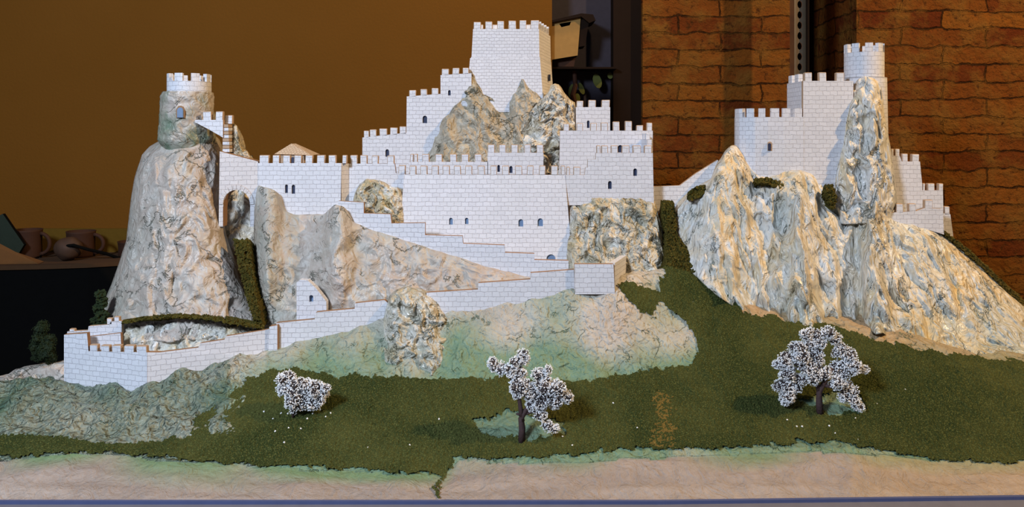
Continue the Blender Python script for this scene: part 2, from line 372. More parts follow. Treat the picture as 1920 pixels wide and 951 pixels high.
g2 = flockmat('dry_grass', [(1222, 738), (1262, 738), (1268, 800), (1258, 845), (1212, 845), (1218, 790)], [], flock('golden_brown_flock', (.10, .075, .02), (.16, .11, .03), (.30, .20, .05)), st=.0032, h=.0026, amp=.0008, jit=26)
recenter(g2); tag(g2, 'golden brown dry flock scattered in a patch right of the middle tree', 'grass', kind='stuff')
g = flockmat('meadow_grass', MEADOW, [[(890, 792), (960, 778), (1050, 790), (1060, 815), (990, 828), (905, 815)], [(1500, 755), (1560, 735), (1610, 745), (1625, 772), (1560, 778)]], M['grass'])
recenter(g); tag(g, 'olive green flock grass covering the meadow in front of the castle', 'grass', kind='stuff')

# ------------------------------------------------------------------ rocks
def interp(pts, v): return float(np.interp(v, [p[0] for p in pts], [p[1] for p in pts]))
def rock(name, top, bot, Yt, Yb, m, label, mode='cols', step=3.2, rnd=.06, rtop=.03, pw=4, th=.10, amp=.012, nscale=(14, 14, 9), seed=0, parent=None, kpow=1.0,
         wash=.35, lite=0.0, extra=None, cat='rock', group=None, drop=.6, wfun=None, afun=None, octv=4):
    """solid crag: front surface between two outline curves, closed by a back that falls away. cols: curves are top(px)/bottom(px); rows: left(py)/right(py)"""
    lo, hi = top[0][0], top[-1][0]
    if mode == 'rows': lo, hi = max(top[0][0], bot[0][0]), min(top[-1][0], bot[-1][0])
    nU = max(6, int((hi-lo)/step))
    span = max(abs(interp(bot, lo+(hi-lo)*k/20)-interp(top, lo+(hi-lo)*k/20)) for k in range(21)); nV = max(6, int(span/step))
    verts = []; cols = []; S = Vector((seed*3.1, seed*1.7, seed*.9))
    for i in range(nU+1):
        a = lo+(hi-lo)*i/nU; c0 = interp(top, a); c1 = interp(bot, a)
        for j in range(nV+1):
            b = c0+(c1-c0)*j/nV
            if mode == 'cols': px, py, u, v = a, b, i/nU, j/nV
            else: px, py, u, v = b, a, j/nV, i/nU
            if mode == 'rows':
                yt = Yt(px) if callable(Yt) else Yt; yb = Yb(px) if callable(Yb) else Yb
                Y = yt+(yb-yt)*(v**kpow)
            else:
                yt = Yt(px) if callable(Yt) else Yt; yb = Yb(px) if callable(Yb) else Yb
                Y = yt+(yb-yt)*(v**kpow)
            e = abs(2*u-1)**pw; Y += rnd*(1-math.sqrt(max(0, 1-e)))
            tt = max(0, 1-v/.18); Y += rtop*(1-math.sqrt(max(0, 1-tt*tt)))
            if extra: Y += extra(px, py)
            p0 = P(px, py, Y); q = Vector((p0.x*nscale[0], p0.y*nscale[1], p0.z*nscale[2]))+S
            wq = q+Vector((noise.noise(q*1.3), 0, noise.noise(q*1.3+Vector((7, 7, 7)))))*.9
            r = ridg(wq, octv)-1.2; f = noise.noise(q*2.7)
            d = amp*(r*.8+f*.5)*(afun(px, py) if afun else 1)
            edge = min(1, 6*min(u, 1-u)+.15, 8*v+.15) if mode == 'cols' else min(1, 6*min(u, 1-u)+.15, 8*v+.15)
            Yn = Y-d*edge
            p = P(px, py, Yn); p.x += .25*amp*noise.noise(q*2+Vector((1, 5, 2)))*edge**2; p.z += .35*amp*noise.noise(q*2+Vector((5, 1, 8)))*edge**2
            ra = min(amp, .008)
            if edge < .6: p.z += .35*ra*f*(1-edge); p.x += .2*ra*noise.noise(q*3)*(1-edge)
            verts.append(p)
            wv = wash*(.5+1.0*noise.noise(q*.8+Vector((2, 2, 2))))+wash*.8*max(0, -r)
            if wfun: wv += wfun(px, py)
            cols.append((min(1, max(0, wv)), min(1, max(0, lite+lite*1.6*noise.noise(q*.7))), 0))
    nv = nV+1; nf = len(verts); faces = []
    for i in range(nU):
        for j in range(nV):
            a = i*nv+j; faces.append((a, a+nv, a+nv+1, a+1) if mode == 'cols' else (a, a+1, a+nv+1, a+nv))
    # back shell: same lattice, coarse, pushed back and down
    ymax = max(v.y for v in verts)
    SI = 4
    ii = list(range(0, nU, SI))+[nU]; jj = list(range(0, nV, SI))+[nV]
    rim = lambda i, j: i in (0, nU) or j in (0, nV)
    # border loop and inner back ring for closed solid
    loop = [(i, 0) for i in range(nU)]+[(nU, j) for j in range(nV)]+[(i, nV) for i in range(nU, 0, -1)]+[(0, j) for j in range(nV, 0, -1)]
    L = len(loop); fi = [i*nv+j for i, j in loop]
    cen = sum((verts[k] for k in fi), Vector())/L
    prev = fi
    for s, (k1, k2) in enumerate(((.35, .12), (.8, .35), (1.0, .7))):
        cur = []
        for k in fi:
            v = verts[k]; nvv = Vector((v.x+(cen.x-v.x)*k2*.6, v.y+(ymax+th-v.y)*k1, v.z+(cen.z-v.z)*k2*.6-(drop*th*k1 if v.z > cen.z else 0)))
            cur.append(len(verts)); verts.append(nvv); cols.append((.1, 0, 0))
        for a in range(L):
            b = (a+1) % L; faces.append((prev[a], prev[b], cur[b], cur[a]))
        prev = cur
    cb = len(verts); verts.append(Vector((cen.x, ymax+th, cen.z-drop*th*.3))); cols.append((0, 0, 0))
    for a in range(L): faces.append((prev[a], prev[(a+1) % L], cb))
    me = mesh(verts, faces, cols=cols, smooth=True); fix_normals(me)
    o = link(name, me, m, parent)
    if parent is None: recenter(o); tag(o, label, cat, group)
    return o

# left crag (rows: py -> left/right px)
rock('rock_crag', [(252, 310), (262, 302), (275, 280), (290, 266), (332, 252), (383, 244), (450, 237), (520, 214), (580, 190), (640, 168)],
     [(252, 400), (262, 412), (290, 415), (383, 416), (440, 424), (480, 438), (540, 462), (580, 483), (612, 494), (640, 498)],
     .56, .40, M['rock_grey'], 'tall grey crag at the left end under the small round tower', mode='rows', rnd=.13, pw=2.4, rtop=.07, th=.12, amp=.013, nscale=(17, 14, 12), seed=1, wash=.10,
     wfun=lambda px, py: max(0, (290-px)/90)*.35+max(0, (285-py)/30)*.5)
# middle rock between gully and ramp
rock('rock_slope', [(476, 352), (484, 349), (500, 352), (517, 358), (532, 396), (551, 402), (606, 402), (618, 392), (628, 384), (645, 388), (661, 416), (700, 432), (740, 444), (829, 473), (911, 500), (994, 520), (1030, 530)],
     [(476, 640), (520, 640), (600, 625), (720, 600), (820, 590), (900, 570), (994, 550), (1030, 545)], lambda px: float(np.interp(px, [478, 600, 661, 1030], [.575, .555, .522, .468])), .437, M['rock_grey'], 'long grey rock face between the mossy gully and the stepped ramp wall',
     rnd=.05, pw=8, rtop=.004, th=.10, amp=.013, nscale=(16, 14, 11), seed=2, wash=.16, kpow=.8,
     extra=lambda px, py: (-.035*math.exp(-((px-632)/22)**2)-.03*math.exp(-((px-500)/22)**2)+.012*math.exp(-((px-575)/20)**2))*min(1, max(0, (585-py)/60)),
     wfun=lambda px, py: .25 if px < 560 else 0)
rock('boulder', [(660, 384), (664, 365), (672, 347), (687, 336), (700, 336), (714, 338), (733, 349), (757, 353), (759, 380)], [(660, 400), (700, 420), (759, 438)], .585, .56, M['rock_silver'],
     'brown knobbly boulder on the wall above the first steps of the ramp', step=2.5, rnd=.03, rtop=.02, th=.05, amp=.012, nscale=(30, 30, 30), seed=3, wash=.1)
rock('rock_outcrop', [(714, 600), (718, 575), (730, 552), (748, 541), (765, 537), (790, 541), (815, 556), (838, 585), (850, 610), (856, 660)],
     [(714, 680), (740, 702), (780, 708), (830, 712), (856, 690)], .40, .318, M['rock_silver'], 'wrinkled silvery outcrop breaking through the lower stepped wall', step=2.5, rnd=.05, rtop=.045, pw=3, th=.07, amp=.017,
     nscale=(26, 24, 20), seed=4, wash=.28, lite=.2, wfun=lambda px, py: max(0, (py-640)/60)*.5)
# central twin-peaked rock under the keep
rock('rock_peak', [(780, 303), (794, 286), (808, 256), (828, 218), (843, 208), (858, 168), (875, 144), (883, 125), (889, 134), (896, 148), (906, 168), (926, 178), (939, 198), (946, 201), (959, 175), (973, 148), (979, 138), (985, 146), (992, 156), (1013, 173), (1024, 176), (1045, 190), (1056, 230)],
     [(780, 330), (1056, 335)], .775, .715, M['rock_olive'], 'twin-peaked olive grey rock in front of the square keep', step=2.6, rnd=.05, pw=6, rtop=.03, th=.02, amp=.016, nscale=(18, 14, 12), seed=5, wash=.1, lite=.0, drop=.3,
     extra=lambda px, py: -.02*math.exp(-((px-840)/12)**2))
rock('rock_shoulder', [(960, 250), (985, 215), (1010, 190), (1028, 172), (1033, 160), (1040, 156), (1049, 159), (1056, 170), (1064, 181), (1070, 186), (1078, 192), (1081, 215), (1083, 260)],
     [(960, 320), (1083, 335)], .745, .705, M['rock_silver'], 'crumpled silver and gold rock shoulder right of the keep', step=2.5, rnd=.06, pw=3, rtop=.03, th=.09, amp=.022, nscale=(26, 22, 24), seed=6, wash=.0, lite=.45)
# cliff under the castle's right wing
rock('cliff', [(1060, 366), (1090, 368), (1148, 367), (1200, 371), (1228, 378), (1240, 420), (1252, 490), (1256, 520)], [(1060, 545), (1256, 560)], .59, .50, M['rock_silver'],
     'pearly ribbed cliff carrying the right wing of the castle', step=2.8, rnd=.06, pw=5, rtop=.015, th=.10, amp=.022, nscale=(26, 16, 13), seed=7, wash=.18, lite=.15,
     wfun=lambda px, py: max(0, (py-480)/70)*.4)
# right hill
def hillx(px, py):
    g = lambda c, w, a: a*math.exp(-((px-c-(py-450)*.05)/w)**2)
    return g(1500, 24, -.038)+g(1545, 22, .018)+g(1582, 14, .034)+g(1605, 12, .038)+g(1640, 22, -.040)+g(1340, 30, -.025)+g(1430, 30, .016)
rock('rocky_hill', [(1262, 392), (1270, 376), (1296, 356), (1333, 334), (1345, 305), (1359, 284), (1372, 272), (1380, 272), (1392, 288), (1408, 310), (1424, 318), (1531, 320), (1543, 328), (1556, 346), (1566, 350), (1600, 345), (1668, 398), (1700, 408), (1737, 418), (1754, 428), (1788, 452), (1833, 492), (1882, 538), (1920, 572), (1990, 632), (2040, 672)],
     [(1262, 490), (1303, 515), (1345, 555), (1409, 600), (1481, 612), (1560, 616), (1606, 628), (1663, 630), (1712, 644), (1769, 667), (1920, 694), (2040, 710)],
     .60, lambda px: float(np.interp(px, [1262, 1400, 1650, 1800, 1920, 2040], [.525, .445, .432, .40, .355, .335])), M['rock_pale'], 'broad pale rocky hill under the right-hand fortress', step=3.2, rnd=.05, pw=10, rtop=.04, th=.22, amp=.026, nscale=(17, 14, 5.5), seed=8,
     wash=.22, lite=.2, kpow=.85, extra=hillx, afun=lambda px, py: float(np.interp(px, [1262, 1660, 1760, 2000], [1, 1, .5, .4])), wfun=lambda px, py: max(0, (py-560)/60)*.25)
rock('rock_column', [(141, 1608), (146, 1602), (161, 1596), (186, 1590), (228, 1583), (270, 1577), (329, 1566), (380, 1560), (420, 1572)],
     [(141, 1626), (146, 1642), (157, 1655), (186, 1659), (228, 1662), (279, 1670), (321, 1676), (380, 1683), (400, 1672), (420, 1668)],
     .60, .555, M['rock_pale'], 'slender golden rock pinnacle leaning against the right round tower', mode='rows', step=2.5, rnd=.05, pw=2.5, rtop=.03, th=.04, amp=.018, nscale=(24, 18, 13), seed=9, wash=.05, lite=.2, drop=.1,
     extra=lambda px, py: -.02*math.exp(-((px-1640)/14)**2))
rock('rock_stump', [(430, 262), (434, 236), (440, 231), (445, 236), (449, 262), (456, 281), (463, 282), (469, 292), (471, 300)], [(430, 308), (471, 310)], .60, .585, M['rock_silver'],
     'small golden brown rock stump behind the bridge wall', step=1.8, rnd=.02, rtop=.01, th=.03, amp=.006, nscale=(40, 40, 40), seed=10, wash=0)
# low rock ledge in the court of the corner bastion
rock('rock_ledge', [(190, 612), (235, 603), (330, 595), (420, 602), (480, 613), (500, 618)], [(190, 690), (276, 690), (400, 665), (500, 650)], .425, .375, M['rock_pale'],
     'wavy pale rock ledge behind the low wall below the left crag', rnd=.03, rtop=.02, th=.06, amp=.015, nscale=(24, 24, 22), seed=11, wash=.3, lite=.2)
rock('rock_bank', [(-60, 722), (0, 712), (30, 692), (60, 684), (90, 680), (122, 676), (150, 690)], [(-60, 740), (150, 740)], .39, .35, M['rock_grey'], 'low grey bank behind the lone dark bush at the left edge',
     rnd=.02, rtop=.03, th=.05, amp=.010, nscale=(24, 24, 24), seed=12, wash=.2)

# moss strips and patches
def moss(label, top, bot, Yt, Yb, seed, mode='cols', **kw):
    d = dict(step=2.0, rnd=.012, rtop=.006, th=.02, amp=.006, nscale=(60, 60, 60), cat='moss', mode=mode); d.update(kw)
    o = rock('moss', top, bot, Yt, Yb, M['moss'], label, seed=seed, **d)
    me = o.data; 
    for v in me.vertices: v.co += Vector((random.uniform(-1, 1), random.uniform(-1, 1), random.uniform(-1, 1)))*.0026
    me.polygons.foreach_set('use_smooth', [False]*len(me.polygons)); o['kind'] = 'stuff'; return o
moss('dark green moss filling the gully beside the left crag', [(448, 436), (500, 446), (560, 462), (618, 480)], [(448, 470), (500, 474), (560, 484), (600, 492), (618, 492)], .50, .405, 20, mode='rows', th=.05)
moss('thin arc of moss along the foot of the left crag', [(228, 602), (270, 594), (330, 588), (400, 592), (450, 602), (495, 610)], [(228, 607), (270, 600), (330, 596), (400, 601), (450, 611), (495, 618)], .405, .388, 21)
moss('moss in the cleft between the castle cliff and the right hill', [(376, 1240), (400, 1240), (440, 1248), (490, 1248), (510, 1240)], [(376, 1262), (400, 1267), (440, 1270), (480, 1300), (510, 1310)], .60, .51, 22, mode='rows', th=.06)
moss('moss sprig draped below the curved fortress wall', [(1413, 334), (1440, 333), (1465, 341), (1490, 354)], [(1413, 344), (1440, 345), (1465, 356), (1490, 362)], .575, .562, 23)
moss('moss tuft at the left foot of the golden pinnacle', [(346, 1548), (360, 1544), (392, 1556)], [(346, 1562), (370, 1570), (392, 1566)], .55, .545, 24, mode='rows')
moss('moss tuft below the rising bridge wall', [(1290, 362), (1300, 352), (1318, 346), (1322, 348)], [(1290, 376), (1300, 376), (1318, 364), (1322, 360)], .575, .565, 25)
moss('moss line running down the far right slope', [(1750, 427), (1770, 432), (1800, 454), (1840, 488), (1890, 535), (1920, 562)], [(1750, 432), (1770, 440), (1800, 464), (1840, 500), (1890, 547), (1920, 574)], .605, .60, 26, amp=.004)

# ------------------------------------------------------------------ castle walls
def plate(name, outer, Yf, th, mats, parent, holes=(), rimidx=1, holeidx=0):
    Y = (lambda a, b: Yf) if not callable(Yf) else Yf
    area = sum(outer[i][0]*outer[(i+1) % len(outer)][1]-outer[(i+1) % len(outer)][0]*outer[i][1] for i in range(len(outer)))
    if area < 0: outer = outer[::-1]
    loops = [outer]+[list(h) for h in holes]; pl = [[P(a, b, Y(a, b)) for a, b in l] for l in loops]
    flat = [p for l in pl for p in l]; n = len(flat)
    tris = tessellate_polygon([[Vector((p.x, p.z, 0)) for p in l] for l in pl])
    verts = flat+[p+Vector((0, th, 0)) for p in flat]; faces = []; mi = []
    for t_ in tris: faces.append(tuple(t_)); mi.append(0); faces.append(tuple(k+n for k in t_[::-1])); mi.append(0)
    o = 0
    for li, l in enumerate(pl):
        for k in range(len(l)):
            a, b = o+k, o+(k+1) % len(l); faces.append((a, b, b+n, a+n)); mi.append(rimidx if li == 0 else holeidx)
        o += len(l)
    me = mesh(verts, faces, uvs=None, midx=mi); fix_normals(me)
    ul = me.uv_layers.new(name='uv')
    for p in me.polygons:
        nn = p.normal
        for li in p.loop_indices:
            c = me.vertices[me.loops[li].vertex_index].co
            ul.data[li].uv = (c.x, c.z) if abs(nn.y) > .5 else ((c.x+c.y, c.z) if abs(nn.x) > .5 else (c.x, c.y))
    return link(name, me, mats, parent)
def arch(cx, cy, w, h, n=7):
    """arched outline, cx,cy = centre, px"""
    r = w/2; top = cy-h/2+r; pts = [(cx-r, cy+h/2), (cx-r, top)]
    for k in range(1, n): a = math.pi-math.pi*k/n; pts.append((cx+r*math.cos(a), top-r*math.sin(a)))
    return pts+[(cx+r, top), (cx+r, cy+h/2)]
def merlon(x0, x1, yt, yb, Yf, th, parent, m=None):
    Y = Yf if callable(Yf) else (lambda a, b: Yf)
    j = random.uniform(-.6, .6); k = random.uniform(-.6, .6)
    p = [P(x0+j*.4, yb, Y(x0, yb)), P(x1+j*.4, yb, Y(x1, yb)), P(x1+k, yt+j*.6, Y(x1, yt)), P(x0+k, yt, Y(x0, yt))]
    bm = bmesh.new(); f = [bm.verts.new(q) for q in p]; b = [bm.verts.new(q+Vector((0, th, 0))) for q in p]
    bm.faces.new(f); bm.faces.new(b[::-1])
    for q in range(4): bm.faces.new((f[q], b[q], b[(q+1) % 4], f[(q+1) % 4]))
    bmesh.ops.recalc_face_normals(bm, faces=bm.faces)
    bmesh.ops.bevel(bm, geom=[e for e in bm.edges if max(v.co.z for v in e.verts) > (p[2].z+p[0].z)/2], offset=.0013, segments=1, affect='EDGES')
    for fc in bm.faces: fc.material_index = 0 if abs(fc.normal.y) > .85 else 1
    me = bmm(bm); boxuv(me)
    return link('merlon', me, [m or M['stone'], M['rim']], parent)
WT = .012
def wall(name, label, outer, Yf, merl=(), wins=(), th=WT, cat='wall', group=None, m=None, extra=(), rim=None, root=None):
    """merl: (x0,x1,top,bottom); wins: (cx,cy,w,h,'dark'|'bluegrey')"""
    if root is None:
        Y0 = Yf(outer[0][0], outer[0][1]) if callable(Yf) else Yf
        b = max(outer, key=lambda p: p[1]); root = thing(name, P(b[0], b[1], Y0), label, cat, group)
    hs = [arch(*w_[:4]) for w_ in wins]; m = m or M['stone']
    panel = plate('wall_panel', outer, Yf, th, [m, rim or M['edge']], root, hs)
    for w_, h in zip(wins, hs):
        cx, cy, ww, hh = w_[:4]; g_ = [(cx+(a-cx)*1.15, cy+(b-cy)*1.08) for a, b in h]
        Yg = (lambda a, b: Yf(a, b)+th*.45) if callable(Yf) else Yf+th*.45
        o = plate('window', g_, Yg, th*.3, [M[w_[4]]], panel, rimidx=0)
    for q in merl: merlon(*q, Yf, th, root, m)
    return root
S = M['stone']
# keep: front face, string course, right side face
kt = thing('castle_keep', P(950, 200, .80), 'tall square white keep, the highest tower in the middle', 'tower')
YK = .79
def solid_tower(name, fr_top, fr_bot, Yf, depth, parent, m=S, batter=.0, skew=.038):
    """box tower: fr_* = (px0,px1,py)"""
    a, b, t_ = fr_top; c, d, u_ = fr_bot
    v = [P(a, t_, Yf), P(b, t_, Yf), P(d, u_, Yf-batter), P(c, u_, Yf-batter)]
    back = [q+Vector((skew if i in (1, 2) else 0, depth+(batter if i > 1 else 0), 0)) for i, q in enumerate(v)]
    me = mesh(v+back, [(3, 2, 1, 0), (4, 5, 6, 7), (1, 2, 6, 5), (0, 4, 7, 3), (0, 1, 5, 4), (3, 7, 6, 2)]); fix_normals(me); boxuv(me)
    return link(name, me, [m], parent)
solid_tower('upper_storey', (887, 1010.5, 54.5), (884, 1011.5, 108.5), YK, .155, kt, M['stone_fine'])
solid_tower('lower_storey', (881.5, 1012.5, 109), (872, 1020, 210), YK-.004, .165, kt, M['stone_fine'], .01)
solid_tower('string_course', (883, 1012.5, 107), (883, 1012.5, 110), YK-.003, .162, kt, M['stone'])
for x0, x1, t_ in ((887.7, 901.5, 41), (909.6, 923, 40), (932, 945, 39), (953.6, 967.8, 38.5), (974, 987, 38), (994.7, 1010.5, 38)):
    merlon(x0, x1, t_, 54.6, YK, .012, kt, M['stone_fine'])
def side_merlon(xw, y0, y1, z0, z1, th, parent, m):
    bm = bmesh.new(); bmesh.ops.create_cube(bm, size=1)
    for v in bm.verts: v.co = Vector((xw-th/2+v.co.x*th, (y0+y1)/2+v.co.y*(y1-y0), (z0+z1)/2+v.co.z*(z1-z0)))
    bmesh.ops.bevel(bm, geom=bm.edges[:], offset=.0008, segments=1, affect='EDGES'); me = bmm(bm); boxuv(me)
    return link('merlon', me, [m], parent)
xr = P(1010.5, 54.6, YK).x; zt = P(0, 54.6, YK).z; zm = P(0, 38, YK).z
for k in range(4): side_merlon(xr+.0075+k*.0084, YK+.028+k*.034, YK+.046+k*.034, zt, zm, .012, kt, S)
for k in range(4): merlon(893+k*30, 906+k*30, 46, 60.0, YK+.143, .012, kt, S)
# small arrow slit on the side of the keep
sl = slab('window', P(1018, 150, YK).x+.018, P(1018, 150, YK).x+.0245, YK+.085, YK+.092, Z(152, YK+.09), Z(140, YK+.09), M['dark'], kt)

# stepped wall left of the keep
wall('stepped_wall', 'three-stepped white wall climbing to the keep from the left',
     [(679.5, 345), (679.5, 258), (762, 249), (762.6, 181), (826, 176), (826, 141), (884, 137), (884, 230), (884, 305), (800, 345)], .765,
     [(682, 692, 245, 257.5), (693.5, 706, 243, 256), (711.5, 726, 241, 254), (731, 745, 239, 252), (749, 761.6, 237, 250.5),
      (767, 780, 169, 180.6), (788.5, 801, 167, 179), (809, 822, 165, 177), (828, 841.6, 129, 140.8), (848, 861, 127.5, 139.5), (867.5, 879, 127, 138.2)],
     [(796.6, 224, 8.5, 14, 'dark'), (842.6, 174, 5, 10, 'dark'), (726, 287, 7, 14, 'dark')], rim=M['rim'])
# wall rows behind the main wall
wall('inner_wall', 'low inner battlement row directly behind the main castle wall', [(766, 335), (766, 303.6), (915, 303.6), (915, 335)], .665,
     [(769, 775, 289, 303.6), (777, 783, 289, 303.6), (792, 805, 289, 303.6), (816, 829, 289, 303.6), (843.6, 856.5, 289, 303.6), (865, 878.6, 289, 303.6), (890, 903.7, 289, 303.6)],
     [], rim=M['rim'])
wall('raised_wall', 'short raised white battlement wall below the silvery rock shoulder', [(914, 335), (914, 286.5), (1019, 286.5), (1019, 335)], .665,
     [(914.5, 927.6, 271, 286.5), (936, 949, 271, 286.5), (958, 971, 271, 286.5), (983, 995.5, 271, 286.5), (1006, 1019, 271, 286.5)],
     [(935, 316, 5, 13, 'dark'), (958, 318, 6, 13, 'dark')], rim=M['rim'])
# right back wall and tower J
wall('upper_wall', 'white upper wall of the right wing, behind its front battlement', [(1048, 345), (1050, 245), (1224, 245), (1224, 345)], .70,
     [(1056.5, 1067.5, 232, 245), (1081, 1093, 231, 245), (1107, 1119, 231, 245), (1127, 1140, 230, 245), (1149.5, 1162, 228, 245), (1172, 1185, 227, 245), (1193.6, 1206, 235, 245), (1212.6, 1223, 230, 245)],
     [(1163, 279, 9, 14, 'dark')], rim=M['rim'])
wt = wall('square_turret', 'small square white turret rising right of the silvery rock', [(1080, 250), (1080, 201), (1144, 201), (1144, 250)], .76,
     [(1081, 1093.5, 189, 201), (1103, 1117, 187.5, 201), (1128, 1143.5, 187.5, 201)], [(1103, 233, 5, 14, 'dark')], cat='tower', rim=M['rim'])
slab('side_wall', P(1144, 201, .76).x-.012, P(1144, 201, .76).x, .772, .86, Z(252, .76), Z(201, .76), S, wt)
slab('side_wall', P(1080, 201, .76).x, P(1080, 201, .76).x+.012, .772, .86, Z(252, .76), Z(201, .76), S, wt)
slab('back_wall', P(1080, 201, .76).x, P(1144, 201, .76).x, .848, .86, Z(252, .76), Z(201, .76)-.001, S, wt)
# main wall G
YG = lambda a, b: .60-.03*max(0, (b-327))/170
ms = [(768, 780), (788, 801), (809, 822), (830, 843), (851.5, 864), (872, 885), (896, 909), (920, 932), (942, 955), (966, 979), (988, 1000), (1011, 1023), (1033, 1045.6), (1052, 1060)]
wall('main_wall', 'tall central white curtain wall with four small blue windows', [(752, 520), (752, 400), (758, 325.5), (760, 327), (1060, 328), (1063, 370), (1076, 520)], YG, [(a, b, 311, 327.3) for a, b in ms],
     [(845.5, 415, 7, 13, 'bluegrey'), (875, 414.5, 6.5, 12, 'bluegrey'), (976.6, 418, 9, 14, 'bluegrey'), (1013, 417, 10, 15, 'bluegrey'), (1033, 487, 17, 20, 'bluegrey')])
# right wing front wall H
wall('wing_wall', 'white front wall of the right wing standing on the pearly cliff', [(1062, 385), (1061, 328), (1096, 328), (1098, 314), (1102, 314), (1102, 299), (1117, 299), (1117, 287), (1224, 287), (1226, 385)], .598,
     [(1062, 1068, 313, 328), (1075, 1088, 313, 328), (1119, 1126, 273, 287), (1128, 1140, 273, 287), (1146, 1159, 273, 287), (1166, 1180, 273, 287), (1187, 1202, 273, 287), (1208, 1222, 273, 287)],
     [(1143.6, 347, 7, 15, 'dark'), (1191, 323, 7, 14, 'dark')], rim=M['rim'])
# side of the right wing: end wall closing between front and upper walls
ew = thing('end_wall', P(1224, 380, .60), 'narrow end wall closing the right side of the castle wing', 'wall')
slab('wall_panel', X(1224, .598)-.012, X(1224, .598)-.0005, .611, .70, Z(385, .6), Z(262, .6), S, ew)
for k in range(2): side_merlon(X(1224, .598)-.0008, .63+k*.035, .65+k*.035, Z(262, .6), Z(250, .6), .011, ew, S)
# left walls C and B
YC = .612
wall('curtain_wall', 'short white curtain wall with a boulder against it, above the first ramp steps', [(654, 425), (655, 307), (740, 307), (742, 325), (760, 325.5), (765, 440)], YC,
     [(657, 670, 291, 307), (675, 688, 291, 307), (697, 709, 292, 307), (726, 739, 292, 307), (747, 759.5, 310, 325)], [])
wall('gate_wall', 'white wall with paired dark slit windows between the bridge arch and the ramp', [(484, 420), (484, 306), (640, 306), (638, 420)], .585,
     [(486, 504, 291, 306), (511, 524, 291, 306), (530, 544, 291, 306), (551, 565, 291, 306), (572, 586, 291, 306), (594, 609, 291, 306), (616, 630, 291, 306)],
     [(537, 354, 5.5, 16, 'dark'), (550, 355, 6.5, 17, 'dark')], cat='wall')
cw = thing('corner_pier', P(648, 385, .58), 'narrow shaded brown pier where two left curtain walls meet', 'pier')
plate('wall_panel', [(640, 420), (640, 306), (656, 307), (655, 420)], lambda a, b: .585+(a-640)*.0019, .012, [S, M['edge']], cw)
merlon(641.5, 650, 291, 306, .588, .012, cw, S)
# bridge wall with open arch
ab = wall('arched_bridge', 'white bridge wall with one open arch beside the left crag', [(410, 425), (412, 284), (484, 303), (484, 425), (469, 425), (469, 385), (467, 371), (461, 361), (452, 356), (444, 355), (435, 357), (426, 364), (420, 376), (418, 390), (418, 425)],
     lambda a, b: .55+(a-412)*.0005, [], [], th=.03)
# voussoir ring of the arch
pts_o = []; pts_i = []
for k in range(13):
    a = math.pi*k/12; pts_i.append((443.5-25.5*math.cos(a), 383-27*math.sin(a))); pts_o.append((443.5-33*math.cos(a), 383-36*math.sin(a)))
for k in range(12):
    s_ = [(pts_i[k][0], pts_i[k][1]), (pts_o[k][0], pts_o[k][1]), (pts_o[k+1][0]-.6, pts_o[k+1][1]), (pts_i[k+1][0]-.6, pts_i[k+1][1])]
    plate('arch_stone', s_, lambda a, b: .548+(a-412)*.0005, .004, [S, M['rim']], ab)
rock('rock_backing', [(405, 350), (440, 345), (480, 350)], [(405, 470), (440, 480), (480, 470)], .66, .60, M['rock_pale'], 'pale rock seen through the open arch of the bridge', step=2.5, rnd=.02, rtop=.02, th=.03, amp=.02, nscale=(20, 20, 14), seed=14, wash=.1, lite=.3)
# small wall next to left round tower with stacked courses
sw = wall('parapet_wall', 'short white parapet wall leaning on the left round tower', [(365, 229), (366, 225), (418, 225), (418, 258), (392, 243)], .568,
     [(380.5, 396.5, 209, 225), (403.7, 417.6, 209, 225)], [], rim=M['rim'])
st = thing('stair_block', P(424, 288, .575), 'white stack of narrow steps between the parapet and golden rock stump', 'stairs')
for k in range(8): slab('step', X(417.5, .572), X(430-.3*k, .572), .572+.000*k, .600, Z(285-k*6.6, .572)-.0, Z(285-k*6.6-5.6, .572), M['rim'] if k % 2 else S, st)
merlon(421.5, 435.5, 216, 232, .59, .012, st, S)

# round towers
def ring_tower(root, cx_px, Yc, rpx, py_top, py_bot, nmer, mh, m, th=.010, flare=1.0, name='drum', phase=0, mw=.55):
    D = Yc-CY; c = P(cx_px, py_top, Yc); r = rpx*D/F; zt = c.z; zb = P(0, py_bot, Yc).z; N = 64; verts = []; uvs = []; faces = []
    prof = [(r*flare, zb), (r*(1+(flare-1)*.4), zb+(zt-zb)*.5), (r, zt), (r-th, zt), (r-th, zt-.012), (0.0005, zt-.012)]
    acc = 0
    for k, (rr, z) in enumerate(prof):
        for i in range(N+1):
            a = 2*math.pi*i/N; verts.append((c.x+rr*math.cos(a), c.y+rr*math.sin(a), z)); uvs.append((a*r, z))
    for k in range(len(prof)-1):
        for i in range(N): a = k*(N+1)+i; faces.append((a, a+1, a+N+2, a+N+1))
    me = mesh(verts, faces, uvs=uvs, smooth=False); o = link(name, me, [m], root)
    for q in range(nmer):
        a0 = 2*math.pi*(q+phase)/nmer; a1 = a0+2*math.pi/nmer*mw; vv = []; K = 5
        for zz in (zt, zt+mh):
            for rr in (r, r-th):
                for k in range(K): a = a0+(a1-a0)*k/(K-1); vv.append((c.x+rr*math.cos(a), c.y+rr*math.sin(a), zz))
        ff = []
        for k in range(K-1): ff += [(k, k+1, 2*K+k+1, 2*K+k), (K+k+1, K+k, 3*K+k, 3*K+k+1), (2*K+k, 2*K+k+1, 3*K+k+1, 3*K+k), (k+1, k, K+k, K+k+1)]
        ff += [(0, 2*K, 3*K, K), (K-1, 2*K-1, 4*K-1, 3*K-1)]
        me = mesh(vv, ff); fix_normals(me); boxuv(me); link('merlon', me, [m], root)
    return c, r
lt = thing('round_tower', P(352, 262, .60), 'small round tower with grey painted drum on the left crag', 'tower')
